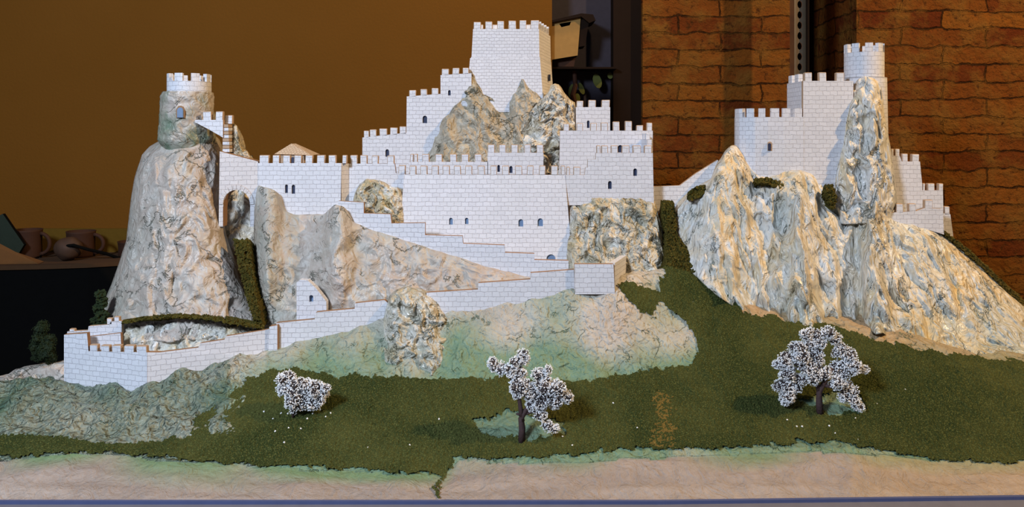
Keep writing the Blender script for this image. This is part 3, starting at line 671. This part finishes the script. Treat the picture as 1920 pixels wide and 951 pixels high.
ring_tower(lt, 355, .62, 39, 154, 176, 8, .019, S, phase=.60, mw=.5, name='parapet_ring')
# drum with rock finish
def drum(root, cx, Yc, rows, m, seed=0, amp=.005):
    verts = []; faces = []; cols = []; N = 72; n = len(rows)
    fine = []
    for k in range(n-1):
        for s_ in range(8): 
            u = s_/8; fine.append(tuple(rows[k][q]*(1-u)+rows[k+1][q]*u for q in range(3)))
    fine.append(rows[-1])
    for (py, xl, xr_) in fine:
        c = P((xl+xr_)/2, py, Yc); r = (xr_-xl)/2*(Yc-CY)/F
        for i in range(N):
            a = 2*math.pi*i/N; p = Vector((c.x+r*math.cos(a), c.y+r*math.sin(a), c.z)); d = amp*(ridg(p*30+Vector((seed, 0, 0)))-1.2)
            verts.append(p+Vector((math.cos(a), math.sin(a), 0))*d); cols.append((max(0, min(1, .25+(.6 if math.cos(a) < -.4 else 0)+(py-200)/120+noise.noise(p*30))), 0, 0))
    for k in range(len(fine)-1):
        for i in range(N): a = k*N+i; b = k*N+(i+1) % N; faces.append((a, b, b+N, a+N))
    me = mesh(verts, faces, cols=cols, smooth=True); fix_normals(me); return link('drum', me, [m], root)
drum(lt, 352, .62, [(173, 309, 396), (182, 305, 398), (215, 304, 399), (240, 302, 399), (262, 300, 400), (290, 318, 390)], M['rock_grey'], amp=.004)
plate('window', arch(337.5, 211, 11, 19), .5515, .004, [M['bluegrey']], lt, rimidx=0)
plate('window_frame', [(330, 221), (330, 205), (334, 199), (338, 198), (342, 200), (345.5, 206), (345.5, 221)], .554, .014, [M['edge']], lt, rimidx=0)
rt = thing('round_tower', P(1620, 160, .66), 'slim white round tower above the right-hand fortress', 'tower')
ring_tower(rt, 1620, .66, 35, 100, 146, 9, .022, S, phase=.25, name='drum')
ring_tower(rt, 1621, .66, 38.5, 147, 330, 0, 0, S, name='drum_base', flare=1.1)
# fortress walls M and N (curved)
fw = wall('fortress_wall', 'high white fortress wall section beside the right round tower', [(1506, 345), (1506, 219.5), (1506, 151.7), (1600, 151.7), (1600, 400), (1556, 400)], .608,
     [(1509, 1523, 136, 151.7), (1536, 1550, 135.6, 151.7), (1568, 1583, 136, 151.7)], [], rim=M['rim'])
slab('side_wall', X(1506, .608)-.001, X(1506, .608)+.011, .62, .72, Z(225, .608), Z(151.7, .608), S, fw)
for k in range(2): side_merlon(X(1506, .608)+.011, .64+k*.045, .665+k*.045, Z(151.7, .608), Z(137, .608), .012, fw, S)
cwt = thing('curved_wall', P(1440, 330, .62), 'broad white curved battlement wall with one arched slit window', 'wall')
cpts = [(1384, .74), (1379, .715), (1377, .69), (1379, .665), (1386, .642), (1398, .627), (1415, .617), (1440, .611), (1470, .608), (1507, .607)]
def curved_wall(root, cpts, zt, zb, m, merls, mtop, th=.012):
    K = [(X(a, b), b) for a, b in cpts]; d = [0]
    for i in range(len(K)-1): d.append(d[-1]+math.hypot(K[i+1][0]-K[i][0], K[i+1][1]-K[i][1]))
    L = d[-1]
    def at(s, off=0):
        f = lambda s: (float(np.interp(s, d, [k[0] for k in K])), float(np.interp(s, d, [k[1] for k in K])))
        s = min(max(s, 0), L); p = f(s); e = .004; q0 = f(max(0, s-e)); q1 = f(min(L, s+e)); tx, ty = q1[0]-q0[0], q1[1]-q0[1]; l = math.hypot(tx, ty); return (p[0]-ty/l*off, p[1]+tx/l*off)
    def strip(s0, s1, z0, z1, n, name):
        vv = []; uv = []
        for off in (0, th):
            for z in (z0, z1):
                for k in range(n+1): s = s0+(s1-s0)*k/n; x, y = at(s, off); vv.append((x, y, z)); uv.append((s, z))
        q = n+1; ff = []
        for k in range(n): ff += [(k, k+1, q+k+1, q+k), (2*q+k+1, 2*q+k, 3*q+k, 3*q+k+1), (q+k, q+k+1, 3*q+k+1, 3*q+k), (k+1, k, 2*q+k, 2*q+k+1)]
        ff += [(0, q, 3*q, 2*q), (n, 2*q+n, 3*q+n, q+n)]
        me = mesh(vv, ff, uvs=uv); fix_normals(me); return link(name, me, [m], root)
    strip(0, L, zb, zt, 70, 'wall_panel')
    ss = np.linspace(0, L, 400); pxs = [960+at(s)[0]*F/(at(s)[1]-CY) for s in ss]; half = int(np.argmin(pxs))
    for a, b in merls:
        sa = float(np.interp(a, pxs[half:], ss[half:])); sb = float(np.interp(b, pxs[half:], ss[half:])); strip(sa, sb, zt, mtop, 4, 'merlon')
    for k in range(2): strip(ss[half]-.028-k*.034, ss[half]-.012-k*.034, zt, mtop, 3, 'merlon')
curved_wall(cwt, cpts, Z(219.5, .61), Z(345, .61), S, [(1378.5, 1392), (1399.6, 1413.5), (1422.7, 1435), (1446, 1461), (1468, 1482), (1490, 1504)], Z(203, .61))
plate('window', arch(1443.5, 274, 8, 17), .6085, .004, [M['rim']], cwt, rimidx=0)
plate('window', arch(1443, 275, 5, 13), .606, .004, [M['dark']], cwt, rimidx=0)
# right walls P, Q
wall('terrace_wall', 'white stepped wall descending right behind the golden pinnacle', [(1655, 440), (1655, 290), (1670, 292), (1687, 292), (1691, 303), (1725, 303), (1729, 345), (1729, 357), (1768, 357), (1769, 400), (1782, 402), (1787, 440), (1788, 452)], .655,
     [(1671, 1676, 279, 292), (1678, 1687, 279, 292), (1691.5, 1702.4, 288, 303), (1710, 1723.5, 289, 303), (1730, 1735, 344, 357), (1740, 1753, 344, 357), (1759.6, 1768.5, 344, 357), (1771, 1781, 387, 402)], [], rim=M['rim'])
wall('outer_wall', 'small low white battlement on the far right hill shoulder', [(1664, 418), (1668, 399), (1718, 396), (1734, 390), (1768, 392), (1770, 440), (1737, 430)], .598,
     [(1680.5, 1694, 382, 398.3), (1704.5, 1718, 382, 396.3), (1734, 1749, 375, 390)], [], rim=M['rim'])
# bridge S
wall('link_wall', 'plain white wall dipping then rising between castle and right fortress', [(1222, 400), (1222, 350), (1275, 348), (1304, 326), (1346, 300), (1352, 330), (1300, 380), (1262, 400)], .645, rim=M['rim'], )
# ramp wall D
YD = lambda a, b: .535-(a-636)*.00015
wall('ramp_wall', 'long white wall stepping down rightwards across the castle foot', [(634, 377), (682, 380), (682, 400), (732, 402), (734, 419), (797, 418), (797, 441), (867, 443), (868.5, 457), (946, 460), (947, 474), (1002, 476), (1002, 487.5), (1066, 489), (1066, 520),
     (1000, 545), (911, 512), (829, 485), (740, 456), (661, 430), (634, 392)], YD, th=.015)
# lower wall E right and left
YE = lambda a, b: .415
lw = wall('lower_wall', 'low white wall stepping up to the right bastion along the green slope', [(800, 549), (896, 543), (897, 531), (994.5, 524), (995, 512), (1076, 506), (1078, 545), (1044, 552), (1000, 566), (940, 580), (844, 592), (800, 596)], YE, th=.014)
lb = wall('bastion', 'square white corner bastion ending the lower wall at the right', [(1078, 552), (1077, 495.5), (1150, 495.5), (1153, 552)], .408, th=.014, cat='bastion')
YS = .408; v_ = [P(1150, 495.5, YS)+Vector((.005, .0145, 0)), P(1153, 556, YS)+Vector((.002, .0145, 0)), P(1150, 556, YS)+Vector((.048, .13, .0)), P(1150, 495.5, YS)+Vector((.048, .13, .0))]
me = mesh(v_+[q+Vector((-.014, 0.0, 0)) for q in v_], [(0, 1, 2, 3), (7, 6, 5, 4), (0, 3, 7, 4), (1, 5, 6, 2), (0, 4, 5, 1), (3, 2, 6, 7)]); fix_normals(me); boxuv(me); link('side_wall', me, [S, M['edge']], lb)
YL = lambda a, b: .395+(a-505)*.0001
wall('lower_wall', 'low white wall stepping up from the left pier to the silvery outcrop', [(518, 606), (590, 599), (592, 586), (665, 579), (665.5, 569), (721, 563), (735, 575), (735, 612), (669, 618), (590, 643), (518, 656)], YL, th=.014)
wall('wall_pier', 'slim white pier joining the left and middle lower walls', [(503, 664), (505, 613), (520, 610), (520, 660)], .385, th=.02, cat='pier')
YQ = lambda a, b: .295+(a-276)*.00042
wall('lower_wall', 'low white wall climbing right from the corner bastion below the crag', [(276, 661), (300, 661), (372, 652), (375, 644), (421, 637), (423, 631), (493, 620), (505, 617), (506, 668), (460, 685), (348, 716), (276, 745)], YQ, th=.012)
YB = lambda a, b: .36-(a-120)*.00042
cb = wall('corner_bastion', 'blue-white crenellated corner bastion at the far left end', [(120, 732), (120, 628), (163, 625), (166, 658.8), (276, 661), (276, 745)], YB,
     [(168, 183, 647, 658.8), (189, 205, 648, 659.2), (210, 227, 648, 659.6), (232, 251, 648, 660.2), (256, 275, 649, 660.8)], [], th=.012, cat='bastion')
wall('bastion_parapet', 'low rear parapet inside the corner bastion at the left', [(126, 650), (126, 622), (165, 620), (166, 612), (205, 609), (208, 603), (228, 602), (228, 640), (165, 652)], .405, [(130, 140, 617, 622), (200, 210, 597, 608), (214, 224, 594, 603)], th=.010, rim=M['rim'])
wall('court_wall', 'little grey inner court wall inside the left corner bastion', [(165, 665), (165, 632), (226, 625), (228, 665)], .375, th=.01)
# little wall fragment with blue window on the middle rock
wall('wall_fragment', 'grey-white wall fragment with one blue window set in the middle rock', [(556, 612), (556, 530), (562, 525), (577, 526), (592, 540), (606, 558), (612, 566), (612, 612)], .425, (), [(583.5, 560, 8, 13, 'bluegrey')], th=.02, rim=M['stone'])
# house behind
hs = thing('gabled_house', P(549, 310, .72), 'small cream house with hipped roof peeking over the left battlements', 'house')
slab('house_body', X(518, .70), X(570, .70), .70, .78, Z(330, .70), Z(288, .70), M['rim'], hs)
a_ = [Vector((X(514, .695), .695, Z(289, .70))), Vector((X(583, .695), .695, Z(291, .70))), Vector((X(583, .695), .79, Z(291, .70))), Vector((X(514, .695), .79, Z(289, .70))), Vector((X(547, .74), .735, Z(269.5, .735))), Vector((X(553, .74), .75, Z(269.5, .735)))]
t = masonry('cream_roof_tiles', (.62, .50, .38), (.40, .26, .16), .008, .006)
me = mesh(a_, [(0, 1, 4), (1, 2, 5), (1, 5, 4), (2, 3, 5), (3, 0, 4), (3, 4, 5), (3, 2, 1, 0)]); fix_normals(me); boxuv(me); link('roof', me, [t], hs)
plate('window', [(545, 306), (545, 295), (552, 295), (552, 306)], .697, .004, [M['dark']], hs, rimidx=0)

# ------------------------------------------------------------------ trees
def tube(bm, pts, rads, n=8):
    prev = None
    for i, (p, r) in enumerate(zip(pts, rads)):
        d = (pts[min(i+1, len(pts)-1)]-pts[max(i-1, 0)]).normalized(); u = d.cross(Vector((0, 1, .1))).normalized(); w_ = d.cross(u)
        ring = [bm.verts.new(p+(u*math.cos(a)+w_*math.sin(a))*r) for a in [2*math.pi*k/n for k in range(n)]]
        if prev:
            for k in range(n): bm.faces.new((prev[k], prev[(k+1) % n], ring[(k+1) % n], ring[k]))
        else: bm.faces.new(ring[::-1])
        prev = ring
    bm.faces.new(prev)
OCT = [Vector(q) for q in ((1, 0, 0), (-1, 0, 0), (0, 1, 0), (0, -1, 0), (0, 0, 1), (0, 0, -1))]
OF = [(0, 2, 4), (2, 1, 4), (1, 3, 4), (3, 0, 4), (2, 0, 5), (1, 2, 5), (3, 1, 5), (0, 3, 5)]
def blossom_tree(label, base, trunk, blobs, rt_, dens=1.0, seed=0, gm=None, cm=None, name='blossom_tree', cat='tree', group=None):
    rng = random.Random(seed); g0 = ground(*base); Yb = g0.y; root = thing(name, g0, label, cat, group)
    if trunk:
        bm = bmesh.new()
        for path, r0, r1 in trunk:
            pts = [P(a, b, Yb+c) for a, b, c in path]; tube(bm, pts, [r0+(r1-r0)*k/(len(pts)-1) for k in range(len(pts))])
        me = bmm(bm); me.polygons.foreach_set('use_smooth', [True]*len(me.polygons)); link('trunk', me, M['trunk'], root)
    verts = []; faces = []; bm = bmesh.new()
    sc = (Yb-CY)/F
    cs = []
    for (a, b, r) in blobs:
        c = P(a, b, Yb+rng.uniform(-.5, .5)*r*sc); cs.append((c, r*sc))
    for c, r in cs:
        ret = bmesh.ops.create_icosphere(bm, subdivisions=3, radius=r*.76, matrix=Matrix.Translation(c))
        for v in ret['verts']: v.co += (v.co-c)*(.75*noise.noise(v.co*80)+.35*noise.noise(v.co*220))
    link('twigs', bmm(bm), cm or M['twig'], root)
    for c, r in cs:
        n = int(dens*r*r*4.2e6)
        for _ in range(n):
            d = Vector((rng.gauss(0, 1), rng.gauss(0, 1), rng.gauss(0, 1))).normalized(); q = c+d*r*.82
            q = c+d*r*(.80*(1+.75*noise.noise(q*80)+.35*noise.noise(q*220)))+d*rng.uniform(0, .0035)
            if noise.noise(q*300) < -.10: continue
            s_ = rng.uniform(.0007, .0015); R = Matrix.Rotation(rng.uniform(0, 3), 3, d); o = len(verts)
            for k in OCT: verts.append(q+R@Vector((k.x*s_*rng.uniform(.6, 1.3), k.y*s_, k.z*s_*rng.uniform(.6, 1.3))))
            faces += [(o+a, o+b, o+c_) for a, b, c_ in OF]
    link('blossom', mesh(verts, faces), gm or M['blossom'], root)
    return root
blossom_tree('round white-blossomed bush at the left of the meadow', (549, 785), [([(549, 785, 0), (552, 765, 0), (560, 745, 0)], .003, .002)],
    [(532, 710, 13), (545, 704, 9), (530, 730, 13), (548, 728, 19), (572, 722, 15), (590, 730, 18), (568, 745, 20), (605, 735, 14), (613, 728, 8), (548, 752, 15), (585, 755, 14), (602, 752, 8), (550, 772, 5)], .02, seed=1)
blossom_tree('leaning white-blossomed tree in the middle with a dark forked trunk', (978, 829),
    [([(978, 829, 0), (979, 805, 0), (977, 785, 0), (983, 775, 0), (995, 755, .0), (1005, 735, 0)], .0070, .003), ([(979, 790, 0), (976, 765, 0), (972, 740, 0), (960, 712, 0), (935, 688, 0)], .005, .002),
     ([(983, 777, 0), (1000, 772, 0), (1012, 775, 0), (1025, 795, 0)], .003, .002), ([(976, 778, -.001), (968, 776, -.002)], .003, .002)],
    [(925, 684, 12), (940, 692, 12), (956, 698, 12), (966, 678, 10), (980, 672, 14), (984, 662, 7), (972, 700, 16), (975, 722, 18), (970, 738, 10), (995, 735, 18), (1012, 702, 13), (1028, 692, 9), (1020, 720, 18), (1042, 728, 18), (1060, 742, 13), (1068, 748, 7), (1040, 752, 16), (1015, 755, 18), (995, 760, 10), (1015, 778, 12), (1028, 798, 10), (1040, 803, 9)], .02, seed=2)
blossom_tree('largest white-blossomed tree, wide crown, at the right of the meadow', (1538, 777),
    [([(1538, 777, 0), (1536, 755, 0), (1536, 735, 0), (1545, 718, 0), (1560, 690, 0)], .0075, .004), ([(1537, 740, 0), (1530, 715, 0), (1505, 690, 0), (1480, 690, 0)], .005, .002), ([(1545, 722, 0), (1575, 730, 0), (1600, 755, 0)], .004, .002), ([(1536, 700, 0), (1535, 660, 0), (1530, 635, 0)], .003, .002)],
    [(1514, 626, 12), (1530, 632, 12), (1552, 625, 14), (1568, 636, 10), (1520, 646, 14), (1495, 652, 12), (1540, 645, 12), (1575, 655, 14), (1498, 672, 18), (1475, 678, 16), (1460, 684, 10), (1478, 700, 16), (1530, 668, 16), (1515, 690, 18), (1590, 668, 14), (1600, 688, 15), (1622, 694, 8), (1575, 690, 16), (1545, 700, 14), (1465, 725, 14), (1485, 728, 14), (1478, 745, 13), (1470, 752, 10), (1500, 715, 12), (1527, 708, 13), (1570, 718, 16), (1592, 730, 14), (1580, 745, 10), (1600, 752, 13), (1612, 765, 8)], .02, seed=3)
M['darkgreen'] = plain('dark_green_foliage', (.014, .026, .008), .95, nscale=200, bump=.002); M['darkgreen2'] = plain('dark_green_core', (.012, .022, .010), .9, nscale=200)
blossom_tree('small dark green bush alone at the left edge behind the bastion', (90, 694), [([(92, 694, 0), (88, 670, 0), (80, 640, 0)], .004, .002)],
    [(78, 612, 12), (72, 632, 13), (88, 640, 13), (70, 655, 13), (85, 662, 14), (96, 672, 10), (68, 672, 8)], .02, dens=1.0, seed=4, gm=M['darkgreen'], cm=M['darkgreen2'], name='small_bush', cat='bush')
bs = thing('small_bush', (X(190, .46), .46, hz(X(190, .46), .46)), 'narrow dark green bush half hidden behind the left crag', 'bush')
bm = bmesh.new(); tube(bm, [Vector((X(190, .46), .46, hz(X(190, .46), .46))), P(190, 600, .46), P(187, 550, .46)], [.005, .004, .002]); link('trunk', bmm(bm), M['trunk'], bs)
bm = bmesh.new()
for a, b, r in ((188, 552, 12), (192, 566, 13), (184, 578, 12), (190, 590, 15), (182, 602, 14), (195, 608, 14)):
    ret = bmesh.ops.create_icosphere(bm, subdivisions=4, radius=r*.0009, matrix=Matrix.Translation(P(a, b, .46)))
    for v in ret['verts']: v.co += (v.co-P(a, b, .46))*(.5*noise.noise(v.co*90)+.5*noise.noise(v.co*260))
link('foliage', bmm(bm), M['darkgreen'], bs)
# fallen blossoms
cr = [(495, 775), (512, 789), (527, 778), (540, 779), (587, 779), (576, 788), (611, 785), (620, 778), (541, 806), (564, 807), (516, 812), (823, 789), (1150, 759), (1195, 806), (1104, 783), (1055, 822), (1073, 839), (1476, 791), (1494, 803), (1504, 803), (1555, 802), (1566, 816), (1608, 828), (1604, 788), (1644, 761), (1697, 734), (533, 833), (768, 838), (690, 843)]
proto = None
ORD = ['leftmost', 'second', 'third', 'fourth', 'fifth', 'sixth', 'seventh', 'eighth', 'ninth', 'tenth', 'eleventh', 'twelfth']
def side_of(a, b):
    if a < 900: return 'under the left blossomed bush' if b < 830 and a < 700 else 'on the open left meadow'
    return 'in front of the right blossomed tree' if a > 1400 else 'near the middle blossomed tree'
def rank(a, b):
    g = sorted(q for q in cr if side_of(*q) == side_of(a, b)); k = g.index((a, b)); return 'leftmost of those' if k == 0 else ('rightmost of those' if k == len(g)-1 else ORD[k]+' from left of those')
for i, (a, b) in enumerate(cr):
    g0 = ground(a, b)
    if proto is None:
        bm = bmesh.new(); bmesh.ops.create_icosphere(bm, subdivisions=2, radius=.0018)
        for v in bm.verts: v.co *= 1+.5*noise.noise(v.co*900)
        o = link('fallen_blossom', bmm(bm), M['blossom']); proto = o
    else: o = proto.copy(); COL.objects.link(o)
    o.location = g0+Vector((0, 0, .0032)); o.rotation_euler = (i, i*2, 0)
    side = side_of(a, b)
    tag(o, 'tiny white fallen blossom, '+rank(a, b)+' '+side, 'blossom', 'fallen blossoms on the grass '+side)

# ------------------------------------------------------------------ background: clothed table with mugs
TY0, TZ = 1.00, .235
M['black'] = plain('black_cloth', (.004, .004, .004), .95, bump=0, spec=.02); M['clay'] = plain('dark_terracotta', (.034, .011, .004), .8); M['tan'] = plain('tan_table_top', (.05, .022, .007), .9)
M['cream'] = plain('cream_board', (.27, .155, .045), .8); M['dgreen'] = plain('dark_green_card', (.010, .018, .010), .7)
bt = thing('side_table', (-1.4, 1.12, ZF), 'dark side table draped in black behind the model at the left', 'table')
edge = [(X(-400, 1.0), .96), (X(0, 1.0), .965), (X(90, 1.0), .985), (X(160, 1.0), 1.01), (X(235, 1.02), 1.06), (X(300, 1.1), 1.12), (X(300, 1.1), 1.245), (X(-400, 1.1), 1.245)]
link('tabletop', prism(edge, TZ-.012, TZ), M['tan'], bt)
link('table_cloth', prism([(x, y+.006 if y < 1.2 else y) for x, y in edge], ZF, TZ-.012), M['black'], bt)['label'] = 'black cloth skirt'
slab('trim_2', -3.0, X(300, BY), BY-.012, BY-.0005, TZ, Z(428, BY), plain('yellow_ochre_board', (.10, .058, .009), .9, spec=.05))
def mug(px, Y, wpx, pytop, label, side=1):
    D = Y-CY; r = wpx/2*D/F; zt = Z(pytop, Y); root = thing('mug', (X(px, Y), Y, TZ), label, 'mug', None); N = 32; h = zt-TZ
    prof = [(.0005, TZ), (r*.92, TZ), (r*.97, TZ+h*.1), (r*.95, TZ+h*.5), (r, TZ+h*.93), (r*1.03, zt), (r*.95, zt), (r*.9, TZ+h*.5), (r*.85, TZ+.006), (.0005, TZ+.006)]
    vv = []; ff = []
    for rr, z in prof:
        for i in range(N): a = 2*math.pi*i/N; vv.append((X(px, Y)+rr*math.cos(a), Y+rr*math.sin(a), z))
    for k in range(len(prof)-1):
        for i in range(N): a = k*N+i; b = k*N+(i+1) % N; ff.append((a, b, b+N, a+N))
    me = mesh(vv, ff, smooth=True); fix_normals(me); link('body', me, M['clay'], root)
    bm = bmesh.new(); pts = []
    for k in range(11):
        a = -math.pi*.5+math.pi*k/10; pts.append(Vector((X(px, Y)+r*.93+r*.75*math.cos(a), Y, TZ+h*.5+h*.36*math.sin(a))))
    tube(bm, pts, [.006]*11); me = bmm(bm); me.polygons.foreach_set('use_smooth', [True]*len(me.polygons)); link('handle', me, M['clay'], root)
mug(53, 1.12, 48, 430, 'brown clay mug at the far left behind the tilted green card')
mug(152, 1.15, 50, 433, 'brown clay mug standing behind the dark round pot')
mug(248, 1.17, 50, 452, 'brown clay mug mostly hidden behind the left crag')
# round dark pot/ball with strap
bp = thing('round_pot', (X(128, 1.07), 1.07, TZ), 'dark round pot with a strap lying in front of the clay mugs', 'pot')
bm = bmesh.new(); bmesh.ops.create_icosphere(bm, subdivisions=4, radius=1)
for v in bm.verts:
    z = v.co.z; v.co = Vector((X(128, 1.07)+v.co.x*.040, 1.07+v.co.y*.036, TZ+.036+z*.036)); v.co += Vector((1, 0, 1))*.004*noise.noise(v.co*40)
me = bmm(bm); me.polygons.foreach_set('use_smooth', [True]*len(me.polygons)); link('body', me, plain('mottled_brown_pot', (.045, .022, .012), .7, var=.5, nscale=40), bp)
bm = bmesh.new(); tube(bm, [Vector((X(a, y), y, Z(b, y))) for a, b, y in ((120, 462, 1.045), (138, 460, 1.04), (165, 468, 1.06), (200, 476, 1.10), (228, 486, 1.13))], [.005]*5); link('strap', bmm(bm), M['black'], bp)
# tilted green card and clay roof piece
gc = thing('green_card', (X(8, 1.05), 1.05, TZ), 'dark green framed card leaning at the left edge', 'card')
plate('panel', [(-40, 425), (5, 401), (45, 459), (20, 500), (-40, 500)], 1.055, .012, [M['dgreen'], M['black']], gc)
cl = thing('clay_slab', (X(30, 1.0), 1.0, TZ), 'sloping tan clay slab on the table edge at the far left', 'slab')
vv = [P(-60, 440, 1.04), P(2, 453, 1.03), P(72, 500, 1.02), Vector((X(-60, 1.0), 1.02, TZ+.001)), Vector((X(72, 1.0), 1.012, TZ+.001))]
me = mesh([(X(-60, 1.02), .99, TZ+.001), (X(72, 1.0), 1.0, TZ+.001), (X(66, 1.0), 1.045, TZ+.001), (X(-60, 1.02), 1.045, TZ+.001), (X(-60, 1.03), 1.02, Z(440, 1.03)), (X(2, 1.03), 1.02, Z(455, 1.03)), (X(60, 1.01), 1.02, Z(492, 1.02))],
          [(0, 1, 6, 5, 4), (3, 4, 5, 6, 2), (0, 4, 3), (1, 2, 6), (3, 2, 1, 0)]); fix_normals(me); boxuv(me); link('body', me, plain('tan_clay', (.10, .042, .010), .9), cl)

# nest box, shelf, leaves on the grey wall
nb = thing('nest_box', (X(1062, 1.30), 1.33, Z(128, 1.30)), 'cream wooden box with a slot and dark roof on the grey wall', 'box')
plate('front_panel', [(1034, 40), (1089, 30), (1083, 104), (1034, 112)], 1.27, .10, [M['cream'], M['darkwood']], nb, holes=[[(1048.5, 44.5), (1052.5, 51), (1068, 47.5), (1071, 40.5)][::-1]], holeidx=1)
plate('slot_backing', [(1046, 42), (1050, 53), (1070, 50), (1073, 38)], 1.29, .01, [M['black']], nb)
plate('roof', [(1030, 39), (1090, 25), (1112, 27), (1117, 38), (1105, 43), (1090, 31), (1030, 43)], 1.255, .13, [M['darkwood'], M['darkwood']], nb)
plate('side_panel', [(1089, 32), (1104, 42), (1097, 86), (1085, 88)], 1.275, .09, [M['darkwood'], M['darkwood']], nb)
plate('support', [(1034, 112), (1080, 104), (1076, 125), (1034, 125)], 1.30, .06, [M['clay'], M['clay']], nb)
sh = tag(slab('wall_shelf', X(1036, 1.3), X(1156, 1.3), 1.29, 1.399, Z(129.5, 1.3), Z(126, 1.3), M['darkwood'], kind=None), 'thin dark shelf on the grey wall below the cream box', 'shelf')
recenter(sh)
pl = thing('hanging_plant', (X(1080, 1.34), 1.34, Z(129.6, 1.3)), 'dim plant with a few green leaves hanging under the dark shelf', 'plant')
bm = bmesh.new(); tube(bm, [Vector((X(a, 1.34), 1.34, Z(b, 1.34))) for a, b in ((1077, 132), (1079, 160), (1074, 178), (1079, 195))], [.007, .008, .009, .007]); link('stem', bmm(bm), M['clay'], pl)
for a, b, w_, h_, r_ in ((1120, 152, 8, 14, .3), (1144, 142, 5, 6, .2), (1072, 170, 6, 13, -.2), (1090, 166, 5, 12, .4), (1082, 185, 6, 10, 0)):
    ps = [(a+w_*math.cos(k*math.pi/6)*math.cos(r_)-h_*math.sin(k*math.pi/6)*math.sin(-r_), b+h_*math.sin(k*math.pi/6)*math.cos(r_)+w_*math.cos(k*math.pi/6)*math.sin(-r_)) for k in range(12)]
    plate('leaf', ps, 1.35, .004, [M['leaf']] if 'leaf' in M else [M.setdefault('leaf', plain('dim_green_leaf', (.07, .08, .01), .6))], pl, rimidx=0)
# slotted metal rail in the recess
ra = thing('slotted_rail', (X(1497, 1.15), 1.15, ZF), 'dark slotted metal rail standing in the recess between the brick walls', 'rail')
M['steel'] = plain('dark_steel', (.45, .36, .24), .3, metal=.9, bump=.0002)
x0, x1 = X(1485, 1.15), X(1513, 1.15)
slab('flange', x0, x0+.006, 1.13, 1.17, ZF, 2.6, M['steel'], ra)
slab('flange', x1-.004, x1, 1.13, 1.17, ZF, 2.6, M['darkwood'], ra)
outer = [(1487, -60), (1512, -60), (1512, 240), (1487, 240)]
hol = [[(1499.5+4.4*math.cos(a), 10+k*19.5-60+7*math.sin(a)) for a in [2*math.pi*q/10 for q in range(10)]] for k in range(15)]
plate('web', outer, 1.15, .004, [M['steel'], M['steel']], ra, holes=hol)
